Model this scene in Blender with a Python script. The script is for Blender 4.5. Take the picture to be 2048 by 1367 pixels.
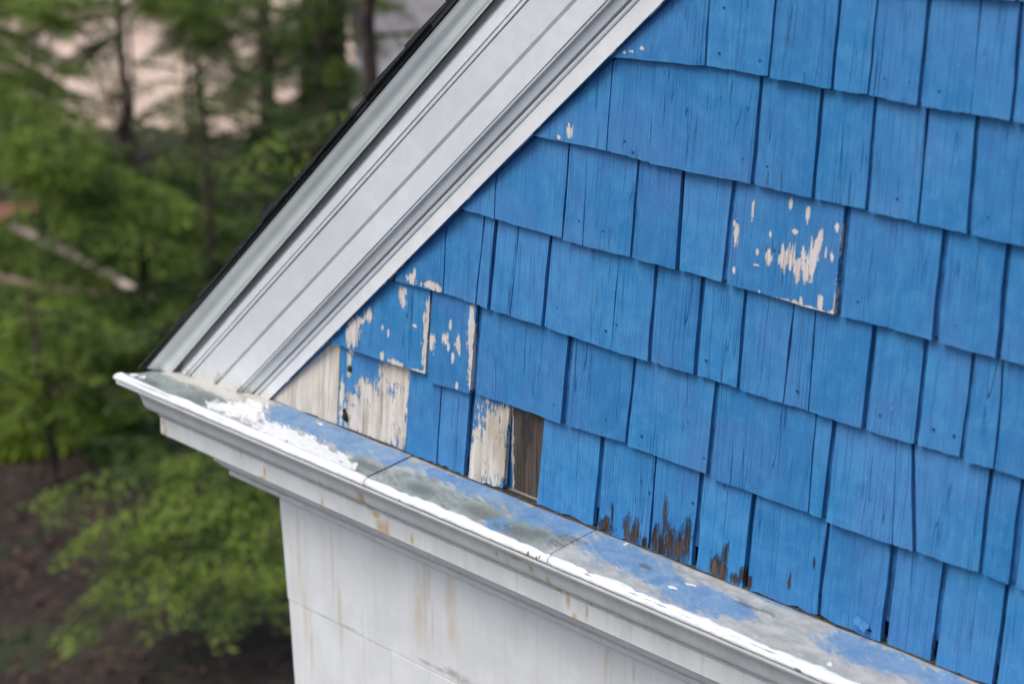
import bpy, math, random
import numpy as np
from mathutils import Vector, Matrix, noise as mnoise
random.seed(11); rng = np.random.default_rng(7)
sc = bpy.context.scene
for o in list(bpy.data.objects): bpy.data.objects.remove(o)

# ---------------------------------------------------------------- camera, sky, sun, exposure
E = 0.18            # exposure of one shingle course in metres; the wall is laid out in courses
Z0 = 5.0            # height of the foot of the shingled gable above the ground
cd = bpy.data.cameras.new('camera'); cam = bpy.data.objects.new('camera', cd); sc.collection.objects.link(cam)
cd.sensor_width = 36; cd.lens = 74.33; cd.clip_start = .1; cd.clip_end = 500
cam.matrix_world = Matrix(((0.68335, -0.22365, 0.695, 3.5818), (0.73009, 0.20807, -0.6509, -2.6185), (0.00097, 0.9522, 0.30547, Z0 + 1.5399), (0, 0, 0, 1)))
cd.dof.use_dof = True; cd.dof.focus_distance = 3.85; cd.dof.aperture_fstop = 3.2; cd.dof.aperture_blades = 0
sc.camera = cam
w = bpy.data.worlds.new('World'); sc.world = w; w.use_nodes = True
nt = w.node_tree; bg = nt.nodes['Background']; sky = nt.nodes.new('ShaderNodeTexSky')
sky.sky_type = 'NISHITA'; sky.sun_disc = False; sky.sun_elevation = math.radians(55); sky.sun_rotation = math.radians(196)
sky.air_density = 1.0; sky.dust_density = 2.8; sky.ozone_density = 1.0
nt.links.new(sky.outputs[0], bg.inputs[0]); bg.inputs[1].default_value = 0.13
sl = bpy.data.lights.new('sun', 'SUN'); sl.energy = 1.45; sl.angle = math.radians(34); sl.color = (1, .98, .94)
so = bpy.data.objects.new('sun', sl); sc.collection.objects.link(so)
az = math.radians(196); el = math.radians(55)
so.rotation_euler = Vector((math.sin(az)*math.cos(el), math.cos(az)*math.cos(el), math.sin(el))).to_track_quat('Z', 'Y').to_euler()
so.location = (0, -4, 14)
sc.view_settings.view_transform = 'Standard'; sc.view_settings.look = 'None'; sc.view_settings.gamma = 1
sc.view_settings.use_curve_mapping = False; sc.view_settings.exposure = 0.5

# ---------------------------------------------------------------- layout data (u along the wall, v up, n outwards, in courses)
SHINGLES = [  # course, left edge (top, bottom), right edge (top, bottom), butt height (left, right), kind of joint on the left and right
(0,-9.000,-9.000,0.986,0.981,-0.041,-0.026,'cc'),
(0,0.986,0.981,1.354,1.343,-0.025,-0.021,'cc'),
(0,1.354,1.343,2.605,2.583,-0.019,0.009,'cc'),
(0,2.605,2.583,3.152,3.137,0.010,0.004,'cc'),
(0,3.152,3.137,3.690,3.649,0.004,0.003,'cG'),
(0,3.690,3.649,4.273,4.234,-0.001,0.018,'Gg'),
(0,4.273,4.234,4.791,4.760,0.019,0.030,'gc'),
(0,4.791,4.760,5.672,5.647,0.021,-0.001,'cG'),
(0,5.672,5.647,6.416,6.411,0.003,-0.005,'Gg'),
(0,6.416,6.411,7.034,7.025,-0.005,-0.009,'gG'),
(0,7.034,7.025,7.734,7.711,-0.031,-0.009,'GG'),
(0,7.734,7.711,8.622,8.610,-0.006,0.025,'Gg'),
(0,8.622,8.610,9.380,9.376,0.025,0.007,'gG'),
(0,9.380,9.376,9.944,9.923,-0.018,-0.023,'GG'),
(0,9.944,9.923,10.585,10.574,-0.018,0.009,'Gg'),
(0,10.585,10.574,11.373,11.344,-0.004,-0.009,'gg'),
(0,11.373,11.344,12.114,12.097,-0.003,-0.008,'gG'),
(0,12.114,12.097,13.073,13.057,0.009,-0.004,'Gg'),
(1,-9.000,-9.000,1.559,1.521,0.968,0.997,'cc'),
(1,1.559,1.521,3.000,2.983,1.000,1.018,'cg'),
(1,3.000,2.983,3.794,3.755,0.944,0.982,'gG'),
(1,3.794,3.755,5.192,5.160,0.999,1.013,'GG'),
(1,5.192,5.160,6.094,6.055,1.015,1.039,'Gg'),
(1,6.094,6.055,7.203,7.178,1.025,1.024,'gG'),
(1,7.203,7.178,8.401,8.426,1.003,1.005,'Gc'),
(1,8.401,8.426,8.640,8.622,1.002,0.997,'cG'),
(1,8.640,8.622,9.312,9.391,0.985,0.991,'Gc'),
(1,9.312,9.391,9.503,9.646,0.993,1.001,'cg'),
(1,9.503,9.646,10.335,10.345,1.005,1.019,'gg'),
(1,10.335,10.345,10.672,10.674,1.018,1.004,'gG'),
(1,10.672,10.674,11.389,11.403,1.003,1.004,'Gg'),
(1,11.389,11.403,12.046,12.073,0.997,0.996,'gg'),
(1,12.046,12.073,13.030,13.045,0.996,0.993,'gG'),
(2,-9.000,-9.000,3.256,3.266,1.987,2.025,'cc'),
(2,3.256,3.266,3.855,3.786,2.026,2.011,'cc'),
(2,3.855,3.786,4.058,4.008,2.010,2.007,'cg'),
(2,4.058,4.008,4.395,4.343,2.007,2.011,'gc'),
(2,4.395,4.343,4.888,4.844,2.011,2.010,'cg'),
(2,4.888,4.844,5.836,5.815,2.009,1.977,'gc'),
(2,5.836,5.815,6.358,6.354,1.977,1.991,'cg'),
(2,6.358,6.354,6.471,6.495,1.993,1.994,'gc'),
(2,6.471,6.495,6.966,6.965,1.995,2.004,'cg'),
(2,6.966,6.965,7.507,7.514,2.003,2.000,'gg'),
(2,7.507,7.514,8.086,8.067,1.989,1.996,'gc'),
(2,8.086,8.067,8.333,8.359,1.996,1.995,'cc'),
(2,8.333,8.359,9.013,9.011,1.995,1.997,'cg'),
(2,9.013,9.011,9.576,9.579,1.987,1.998,'gg'),
(2,9.576,9.579,10.080,10.077,1.999,2.002,'gG'),
(2,10.080,10.077,10.363,10.391,1.993,1.999,'Gc'),
(2,10.363,10.391,11.049,11.060,2.000,2.003,'cG'),
(2,11.049,11.060,11.912,11.924,2.007,2.007,'Gc'),
(2,11.912,11.924,12.519,12.522,2.004,1.992,'cc'),
(2,12.519,12.522,13.586,13.569,2.002,2.008,'cG'),
(3,-9.000,-9.000,4.068,4.089,3.029,3.014,'cc'),
(3,4.068,4.089,5.145,5.121,3.013,3.004,'cg'),
(3,5.145,5.121,5.385,5.401,2.991,2.989,'gc'),
(3,5.385,5.401,6.091,6.076,2.990,2.998,'cg'),
(3,6.091,6.076,6.693,6.708,2.999,3.007,'gg'),
(3,6.693,6.708,7.327,7.302,3.007,2.997,'gG'),
(3,7.327,7.302,8.660,8.660,2.991,2.984,'GG'),
(3,8.660,8.660,9.184,9.205,2.984,2.993,'Gc'),
(3,9.184,9.205,9.719,9.724,2.993,2.989,'cG'),
(3,9.719,9.724,10.341,10.363,2.981,2.991,'Gg'),
(3,10.341,10.363,11.017,11.052,2.991,2.996,'gG'),
(3,11.017,11.052,11.822,11.854,2.995,3.002,'Gc'),
(3,11.822,11.854,12.495,12.513,2.993,3.001,'cc'),
(3,12.495,12.513,13.178,13.180,2.997,2.999,'cg'),
(4,-9.000,-9.000,5.719,5.718,3.998,4.007,'cc'),
(4,5.719,5.718,6.275,6.303,4.007,3.991,'cc'),
(4,6.275,6.303,7.595,7.594,3.990,4.001,'cg'),
(4,7.595,7.594,8.309,8.316,4.004,4.000,'gg'),
(4,8.309,8.316,8.890,8.908,3.999,4.003,'gg'),
(4,8.890,8.908,9.432,9.455,3.992,3.994,'gc'),
(4,9.432,9.455,9.942,9.979,3.994,3.994,'cg'),
(4,9.942,9.979,10.720,10.757,3.995,3.997,'gG'),
(4,10.720,10.757,11.609,11.632,4.006,4.010,'GG'),
(4,11.609,11.632,12.513,12.533,4.001,3.999,'Gg'),
(4,12.513,12.533,13.135,13.145,3.994,4.008,'gc'),
(5,-9.000,-9.000,6.948,6.972,4.932,5.014,'cc'),
(5,6.948,6.972,7.764,7.747,5.015,5.019,'cg'),
(5,7.764,7.747,8.473,8.476,5.014,5.008,'gg'),
(5,8.473,8.476,8.858,8.847,5.010,5.016,'gc'),
(5,8.858,8.847,9.393,9.396,5.013,5.002,'cg'),
(5,9.393,9.396,9.895,9.908,4.998,5.006,'gc'),
(5,9.895,9.908,10.289,10.323,5.007,5.010,'cg'),
(5,10.289,10.323,11.003,11.042,5.008,4.992,'gG'),
(5,11.003,11.042,11.622,11.645,4.991,5.005,'GG'),
(5,11.622,11.645,12.159,12.173,5.002,5.009,'Gg'),
(5,12.159,12.173,13.008,13.008,5.002,5.001,'gg'),
]
RAKE = {  # line of the rake trim: position along the ledge, how proud it stands, slope
'e':(0.057,0.041,0.870),
'b2':(-0.165,0.035,0.880),
'b1':(-0.262,0.032,0.878),
'c2':(-0.424,0.134,0.879),
'c3':(-0.897,0.157,0.871),
'c5':(-1.398,0.193,0.877),
'c4':(-1.474,0.209,0.877),
'c6':(-1.703,0.258,0.891),
'c7':(-2.086,0.381,0.886),
'c8':(-2.149,0.407,0.901),
}
SCRAPED = [(7.931, 3.361, 0.024, 0.066), (7.959, 3.395, 0.024, 0.094), (7.991, 3.345, 0.024, 0.113), (8.018, 3.389, 0.024, 0.122), (8.055, 3.368, 0.024, 0.094), (8.082, 3.411, 0.024, 0.112), (8.116, 3.323, 0.024, 0.084), (8.146, 3.301, 0.023, 0.122), (8.173, 3.354, 0.023, 0.112), (8.199, 3.397, 0.023, 0.14), (8.233, 3.31, 0.023, 0.102), (8.258, 3.381, 0.023, 0.149), (8.285, 3.424, 0.023, 0.185), (8.316, 3.384, 0.023, 0.158), (8.34, 3.473, 0.023, 0.185), (8.363, 3.571, 0.023, 0.156), (8.388, 3.641, 0.023, 0.101), (7.794, 3.348, 0.042, 0.08), (7.557, 3.754, 0.018, 0.09), (8.004, 3.875, 0.018, 0.055), (8.21, 3.829, 0.023, 0.078), (7.38, 3.481, 0.031, 0.124), (7.358, 3.573, 0.019, 0.038), (8.629, 3.309, 0.023, 0.321), (8.618, 3.584, 0.017, 0.182), (8.55, 3.778, 0.023, 0.041), (8.457, 3.529, 0.011, 0.046), (7.813, 2.963, 0.072, 0.024), (7.974, 2.979, 0.119, 0.019), (8.151, 2.989, 0.083, 0.028), (8.439, 3.062, 0.029, 0.075), (8.357, 2.977, 0.174, 0.023), (8.586, 2.991, 0.057, 0.028), (7.795, 3.562, 0.018, 0.033), (8.087, 3.642, 0.035, 0.023), (7.654, 3.367, 0.018, 0.028), (7.654, 3.247, 0.024, 0.014), (7.389, 3.144, 0.019, 0.029), (8.527, 3.497, 0.017, 0.055), (8.209, 3.016, 0.023, 0.056), (7.714, 3.004, 0.012, 0.029)]
PATCHY = [(1.956, 1.464, 0.081, 0.084), (1.696, 1.243, 0.11, 0.183), (1.619, 1.134, 0.064, 0.135), (2.939, 1.401, 0.051, 0.409), (2.959, 1.097, 0.042, 0.118), (2.847, 1.028, 0.154, 0.024), (2.212, 1.051, 0.036, 0.06), (2.432, 1.033, 0.123, 0.042), (2.737, 1.529, 0.043, 0.023), (2.52, 1.819, 0.06, 0.117), (1.8, 1.387, 0.082, 0.036), (2.203, 1.389, 0.018, 0.036), (2.308, 1.342, 0.018, 0.042)]
STREAKED = [(3.041, 1.408, 0.051, 0.117), (3.268, 1.496, 0.05, 0.081), (3.336, 1.666, 0.025, 0.057), (3.474, 1.487, 0.049, 0.103), (3.398, 1.302, 0.025, 0.081), (3.678, 1.632, 0.057, 0.284), (3.701, 1.364, 0.049, 0.229), (3.731, 1.16, 0.049, 0.172), (3.477, 1.015, 0.025, 0.046), (3.316, 1.415, 0.025, 0.046), (3.672, 1.868, 0.04, 0.079)]
SPOTTED = [(3.085, 2.062, 0.167, 0.046), (2.715, 2.075, 0.068, 0.064), (2.767, 2.137, 0.025, 0.081), (5.186, 4.113, 0.043, 0.066), (5.045, 4.04, 0.029, 0.02), (6.025, 5.028, 0.033, 0.014), (6.155, 5.073, 0.026, 0.019), (5.926, 5.005, 0.02, 0.014)]
BARE = [(2.294, 0.832, 0.213, 0.157), (2.156, 0.658, 0.125, 0.122), (1.978, 0.142, 0.71, 0.273), (2.192, 0.333, 0.539, 0.307), (1.854, 0.521, 0.183, 0.136), (1.522, 0.769, 0.046, 0.149), (1.619, 0.375, 0.13, 0.075), (2.489, 0.862, 0.123, 0.204), (1.415, 0.378, 0.047, 0.213), (1.757, 0.619, 0.073, 0.062), (1.557, 0.968, 0.046, 0.062), (2.462, 0.495, 0.176, 0.364)]
BOARD = [(4.058, 0.392, 0.321, 0.488), (4.179, 0.788, 0.103, 0.183), (4.051, 0.65, 0.096, 0.242), (3.815, 0.324, 0.147, 0.352), (3.939, 0.707, 0.072, 0.15), (3.774, 0.166, 0.131, 0.412)]
ROTTEN = [(5.799, 0.064, 0.094, 0.067), (5.868, 0.18, 0.022, 0.099), (6.084, 0.135, 0.035, 0.143), (6.205, 0.089, 0.056, 0.12), (6.333, 0.03, 0.035, 0.076), (6.586, 0.37, 0.027, 0.182), (6.668, 0.152, 0.082, 0.162), (6.791, 0.136, 0.095, 0.129), (6.89, 0.221, 0.047, 0.181), (6.477, 0.119, 0.041, 0.119), (6.568, 0.066, 0.096, 0.108), (7.294, 0.081, 0.065, 0.106), (7.379, 0.082, 0.059, 0.126), (7.411, 0.252, 0.026, 0.115), (7.568, 0.048, 0.064, 0.047), (7.649, 0.117, 0.032, 0.063), (8.221, 0.221, 0.018, 0.061), (8.485, 0.503, 0.012, 0.045), (7.747, 0.07, 0.025, 0.052)]
GREY_METAL = [(-0.733, 0.562, 0.509, 0.277), (-1.705, 0.584, 0.447, 0.193), (-1.192, 0.557, 0.435, 0.22), (2.437, 0.55, 0.373, 0.146), (2.042, 0.588, 0.182, 0.095), (3.294, 0.533, 0.423, 0.255), (3.677, 0.501, 0.248, 0.175), (4.331, 0.434, 0.365, 0.218), (4.033, 0.454, 0.323, 0.172), (5.105, 0.431, 0.378, 0.233), (4.896, 0.45, 0.23, 0.235), (2.681, 0.525, 0.193, 0.105)]
DARK_METAL = [(-0.677, 0.654, 0.318, 0.122), (5.047, 0.521, 0.258, 0.116), (4.384, 0.482, 0.237, 0.097), (3.45, 0.522, 0.218, 0.089), (5.596, 0.329, 0.176, 0.068), (6.613, 0.279, 0.096, 0.043), (7.955, 0.236, 0.25, 0.03), (2.423, 0.677, 0.178, 0.079), (-1.592, 0.66, 0.222, 0.08), (-0.588, 0.529, 0.274, 0.153), (5.523, 0.459, 0.132, 0.08), (2.51, 0.493, 0.265, 0.066), (-1.811, 0.664, 0.225, 0.096), (5.225, 0.437, 0.15, 0.069)]
BLUE_METAL = [(0.787, 0.196, 0.486, 0.293), (1.265, 0.193, 0.568, 0.229), (1.833, 0.199, 0.55, 0.223), (2.451, 0.187, 0.407, 0.162), (0.519, 0.216, 0.217, 0.148), (3.925, 0.101, 0.406, 0.177), (4.286, 0.1, 0.397, 0.149), (4.721, 0.56, 0.17, 0.142), (4.977, 0.164, 0.456, 0.191), (5.393, 0.129, 0.371, 0.163), (3.336, 0.13, 0.42, 0.091), (6.305, 0.225, 0.559, 0.243), (6.873, 0.338, 0.337, 0.149), (7.486, 0.428, 0.478, 0.224), (7.84, 0.393, 0.316, 0.14), (9.206, 0.216, 0.344, 0.205), (9.653, 0.215, 0.333, 0.163), (10.123, 0.183, 0.322, 0.141), (8.144, 0.019, 0.371, 0.04)]
WHITE_METAL = [(0.035, 0.455, 0.529, 0.239), (0.022, 0.22, 0.243, 0.151), (-0.242, 0.552, 0.31, 0.121), (0.961, 0.552, 0.58, 0.2), (1.6, 0.605, 0.513, 0.193), (1.995, 0.624, 0.365, 0.189), (1.36, 0.564, 0.284, 0.196), (2.325, 0.67, 0.179, 0.133), (-1.993, 0.618, 0.102, 0.049), (-1.839, 0.584, 0.068, 0.048), (1.149, 0.102, 0.038, 0.029), (6.138, 0.038, 0.028, 0.034), (9.214, 0.578, 0.029, 0.027), (7.123, 0.426, 0.066, 0.021), (7.207, 0.266, 0.053, 0.021)]
RUST_TRIM = [(0.371, -0.788, 0.03, 0.091), (0.316, -0.869, 0.101, 0.026), (2.407, -0.543, 0.081, 0.16), (2.492, -0.702, 0.098, 0.049), (2.569, -0.832, 0.089, 0.136), (2.676, -0.83, 0.062, 0.148), (2.428, -0.444, 0.062, 0.055), (5.467, -0.531, 0.03, 0.125), (5.513, -0.601, 0.037, 0.068), (5.618, -0.708, 0.037, 0.125), (5.716, -0.873, 0.037, 0.057), (5.226, -0.439, 0.038, 0.068), (4.997, -0.387, 0.107, 0.023), (1.492, -0.846, 0.028, 0.101), (-0.101, -0.66, 0.021, 0.092), (4.688, -0.439, 0.031, 0.035), (5.898, -0.754, 0.022, 0.102), (5.968, -0.618, 0.022, 0.045), (3.122, -0.814, 0.034, 0.085), (-1.778, -0.715, 0.045, 0.055), (-1.783, -0.901, 0.09, 0.069), (-1.742, -0.821, 0.045, 0.109), (1.645, -0.568, 0.028, 0.113)]
RUST_WALL = [(-0.012, -2.164, 0.041, 0.758), (0.07, -3.04, 0.052, 0.631), (2.433, -2.034, 0.063, 0.78), (2.51, -1.749, 0.027, 0.322), (2.573, -2.311, 0.027, 0.391), (2.321, -2.202, 0.109, 0.589), (5.437, -1.791, 0.03, 0.3), (5.463, -1.603, 0.023, 0.179), (0.672, -2.083, 0.03, 0.542), (0.794, -2.791, 0.04, 0.549), (0.177, -3.425, 0.041, 0.494), (-0.668, -3.943, 0.033, 0.364), (2.883, -1.818, 0.106, 0.384), (2.922, -2.254, 0.106, 0.323), (5.855, -1.728, 0.029, 0.178)]
GRIME_WALL = [(2.916, -2.808, 0.195, 0.065), (3.137, -2.837, 0.246, 0.078), (2.464, -2.841, 0.2, 0.026), (2.691, -2.844, 0.18, 0.04), (0.487, -2.911, 0.162, 0.021), (0.989, -2.895, 0.237, 0.021)]
NAILS = [(7.135, 5.568), (7.123, 5.153), (7.61, 5.149), (8.362, 5.208), (8.683, 5.17), (9.006, 5.178), (9.269, 5.179), (9.573, 5.149), (5.948, 4.142), (6.514, 4.144), (7.035, 4.141), (7.454, 4.217), (7.746, 4.195), (6.065, 4.052), (9.212, 4.158), (10.145, 4.17), (5.33, 3.226), (5.673, 3.185), (6.228, 3.175), (5.726, 2.163), (7.076, 2.176), (8.207, 2.152), (9.159, 2.164), (9.736, 2.187), (9.952, 2.181), (9.898, 3.171), (8.849, 3.153), (5.001, 1.185), (5.745, 1.215), (6.25, 1.176), (7.091, 1.176), (6.927, 0.648), (5.024, 2.25), (6.535, 0.689), (6.347, 0.584), (6.936, 0.647), (8.816, 1.162), (4.709, 2.068), (4.748, 0.725), (2.682, 0.522), (5.873, 2.258)]

# ---------------------------------------------------------------- helpers
COL = sc.collection
def P3(u, n, v): return (u*E, -n*E, Z0 + v*E)
def mesh(name, verts, faces, mats=None, parent=None, smooth=False, kind=None, label=None, centre=True, mi=None):
    me = bpy.data.meshes.new(name)
    V = np.asarray(verts, dtype=float)
    c = (V.min(0) + V.max(0))/2 if centre else np.zeros(3)
    me.from_pydata((V - c).tolist(), [], [tuple(int(i) for i in f) for f in faces]); me.update()
    if mats is not None:
        for m in (mats if isinstance(mats, (list, tuple)) else [mats]): me.materials.append(m)
    if mi is not None: me.polygons.foreach_set('material_index', mi)
    if smooth: me.polygons.foreach_set('use_smooth', [True]*len(me.polygons))
    o = bpy.data.objects.new(name, me); COL.objects.link(o); o.location = c
    if parent is not None:
        o.parent = parent
        p = parent; off = Vector((0, 0, 0))
        while p is not None: off += p.location; p = p.parent
        o.location = Vector(c) - off
    if kind: o['kind'] = kind
    if label: o['label'] = label
    return o
def empty(name, loc, label, cat, group=None):
    o = bpy.data.objects.new(name, None); COL.objects.link(o); o.location = loc; o.empty_display_size = .2
    o['label'] = label; o['category'] = cat
    if group: o['group'] = group
    return o
def box(x0, x1, y0, y1, z0, z1):
    v = [(x, y, z) for z in (z0, z1) for y in (y0, y1) for x in (x0, x1)]
    return v, [(0, 2, 3, 1), (4, 5, 7, 6), (0, 1, 5, 4), (2, 6, 7, 3), (0, 4, 6, 2), (1, 3, 7, 5)]
def join(parts):
    V = []; F = []
    for v, f in parts:
        k = len(V); V += list(v); F += [tuple(i + k for i in q) for q in f]
    return V, F
def tube(pts, rad, n=8, wob=0):
    V = []; F = []
    pts = [Vector(p) for p in pts]
    for i, p in enumerate(pts):
        d = (pts[min(i+1, len(pts)-1)] - pts[max(i-1, 0)]).normalized()
        a = d.orthogonal().normalized() if i == 0 else (a - d*a.dot(d)).normalized()
        b = d.cross(a)
        for k in range(n):
            t = 2*math.pi*k/n; r = rad[i]*(1 + wob*random.uniform(-1, 1))
            V.append(tuple(p + a*math.cos(t)*r + b*math.sin(t)*r))
    for i in range(len(pts)-1):
        for k in range(n):
            F.append((i*n+k, i*n+(k+1) % n, (i+1)*n+(k+1) % n, (i+1)*n+k))
    F.append(tuple(reversed(range(n)))); F.append(tuple(range((len(pts)-1)*n, len(pts)*n)))
    return V, F

# ---------------------------------------------------------------- node helpers
house = empty('house', (0, 0, 0), 'blue shingled gable end of a white trimmed wooden house with peeling paint', 'house')
class NT:
    def __init__(s, name, obj=house, local=True):
        s.m = bpy.data.materials.new(name); s.m.use_nodes = True; s.t = s.m.node_tree; s.t.nodes.clear()
        s.out = s.n('OutputMaterial'); s.b = s.n('BsdfPrincipled'); s.l(s.b.outputs[0], s.out.inputs[0])
        tc = s.n('TexCoord')
        if local:
            tc.object = obj
            a = s.vm('SUBTRACT', tc.outputs['Object'], (0, 0, Z0)); s.P = s.vm('MULTIPLY', a, (1/E, -1/E, 1/E))
        else: s.P = tc.outputs['Object']
        s.b.inputs['Specular IOR Level'].default_value = .3
    def n(s, k): return s.t.nodes.new('ShaderNode' + k)
    def l(s, a, b): s.t.links.new(a, b)
    def put(s, sock, v):
        if isinstance(v, bpy.types.NodeSocket): s.l(v, sock)
        else:
            if hasattr(sock.default_value, '__len__') and not hasattr(v, '__len__'): v = (v,)*len(sock.default_value)
            if len(v) == 3 and len(sock.default_value) == 4 if hasattr(v, '__len__') else False: v = (*v, 1)
            sock.default_value = v
    def vm(s, op, a, b=None):
        x = s.n('VectorMath'); x.operation = op; s.put(x.inputs[0], a)
        if b is not None: s.put(x.inputs[1], b)
        return x.outputs['Value'] if op in ('LENGTH', 'DOT_PRODUCT') else x.outputs[0]
    def ma(s, op, a, b=0.0, c=None, clamp=False):
        x = s.n('Math'); x.operation = op; x.use_clamp = clamp; s.put(x.inputs[0], a); s.put(x.inputs[1], b)
        if c is not None: s.put(x.inputs[2], c)
        return x.outputs[0]
    def mr(s, v, a, b, c=0., d=1., smooth=True):
        x = s.n('MapRange'); x.interpolation_type = 'SMOOTHSTEP' if smooth else 'LINEAR'
        s.put(x.inputs[0], v)
        for i, q in zip((1, 2, 3, 4), (a, b, c, d)): s.put(x.inputs[i], q)
        return x.outputs[0]
    def noise(s, scale, detail=3, rough=.55, P=None, dist=0, off=0, lac=2.0):
        x = s.n('TexNoise'); x.inputs['Scale'].default_value = 1; x.inputs['Detail'].default_value = detail
        x.inputs['Roughness'].default_value = rough; x.inputs['Distortion'].default_value = dist
        p = s.vm('MULTIPLY', P or s.P, scale if hasattr(scale, '__len__') else (scale,)*3)
        if off: p = s.vm('ADD', p, (off, off*1.7, off*.6))
        s.l(p, x.inputs['Vector']); return x.outputs['Fac']
    def mix(s, f, a, b, mode='MIX'):
        x = s.n('Mix'); x.data_type = 'RGBA'; x.blend_type = mode
        s.put(x.inputs[0], f); s.put(x.inputs[6], a); s.put(x.inputs[7], b); return x.outputs[2]
    def blobs(s, lst, ledge=False):
        """largest of (1 - normalised distance) over a list of ellipses"""
        r = None
        sx = s.n('SeparateXYZ'); s.l(s.P, sx.inputs[0]); cx = s.n('CombineXYZ')
        s.l(sx.outputs[0], cx.inputs[0]); s.l(sx.outputs[1 if ledge else 2], cx.inputs[1])
        for u, v, a, b in lst:
            a = max(a, .004); b = max(b, .004)
            x = s.n('VectorMath'); x.operation = 'MULTIPLY_ADD'; s.l(cx.outputs[0], x.inputs[0])
            x.inputs[1].default_value = (1/a, 1/b, 0); x.inputs[2].default_value = (-u/a, -v/b, 0)
            q = s.ma('SUBTRACT', 1.0, s.vm('LENGTH', x.outputs[0]))
            r = q if r is None else s.ma('MAXIMUM', r, q)
        return r
    def bump(s, h, dist, strength=1.0):
        x = s.n('Bump'); x.inputs['Strength'].default_value = strength; x.inputs['Distance'].default_value = dist
        s.l(h, x.inputs['Height']); s.l(x.outputs[0], s.b.inputs['Normal'])
    def col(s, c): s.put(s.b.inputs['Base Color'], c)
    def rough(s, r): s.put(s.b.inputs['Roughness'], r)
    def rnd(s): return s.n('ObjectInfo').outputs['Random']

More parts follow.
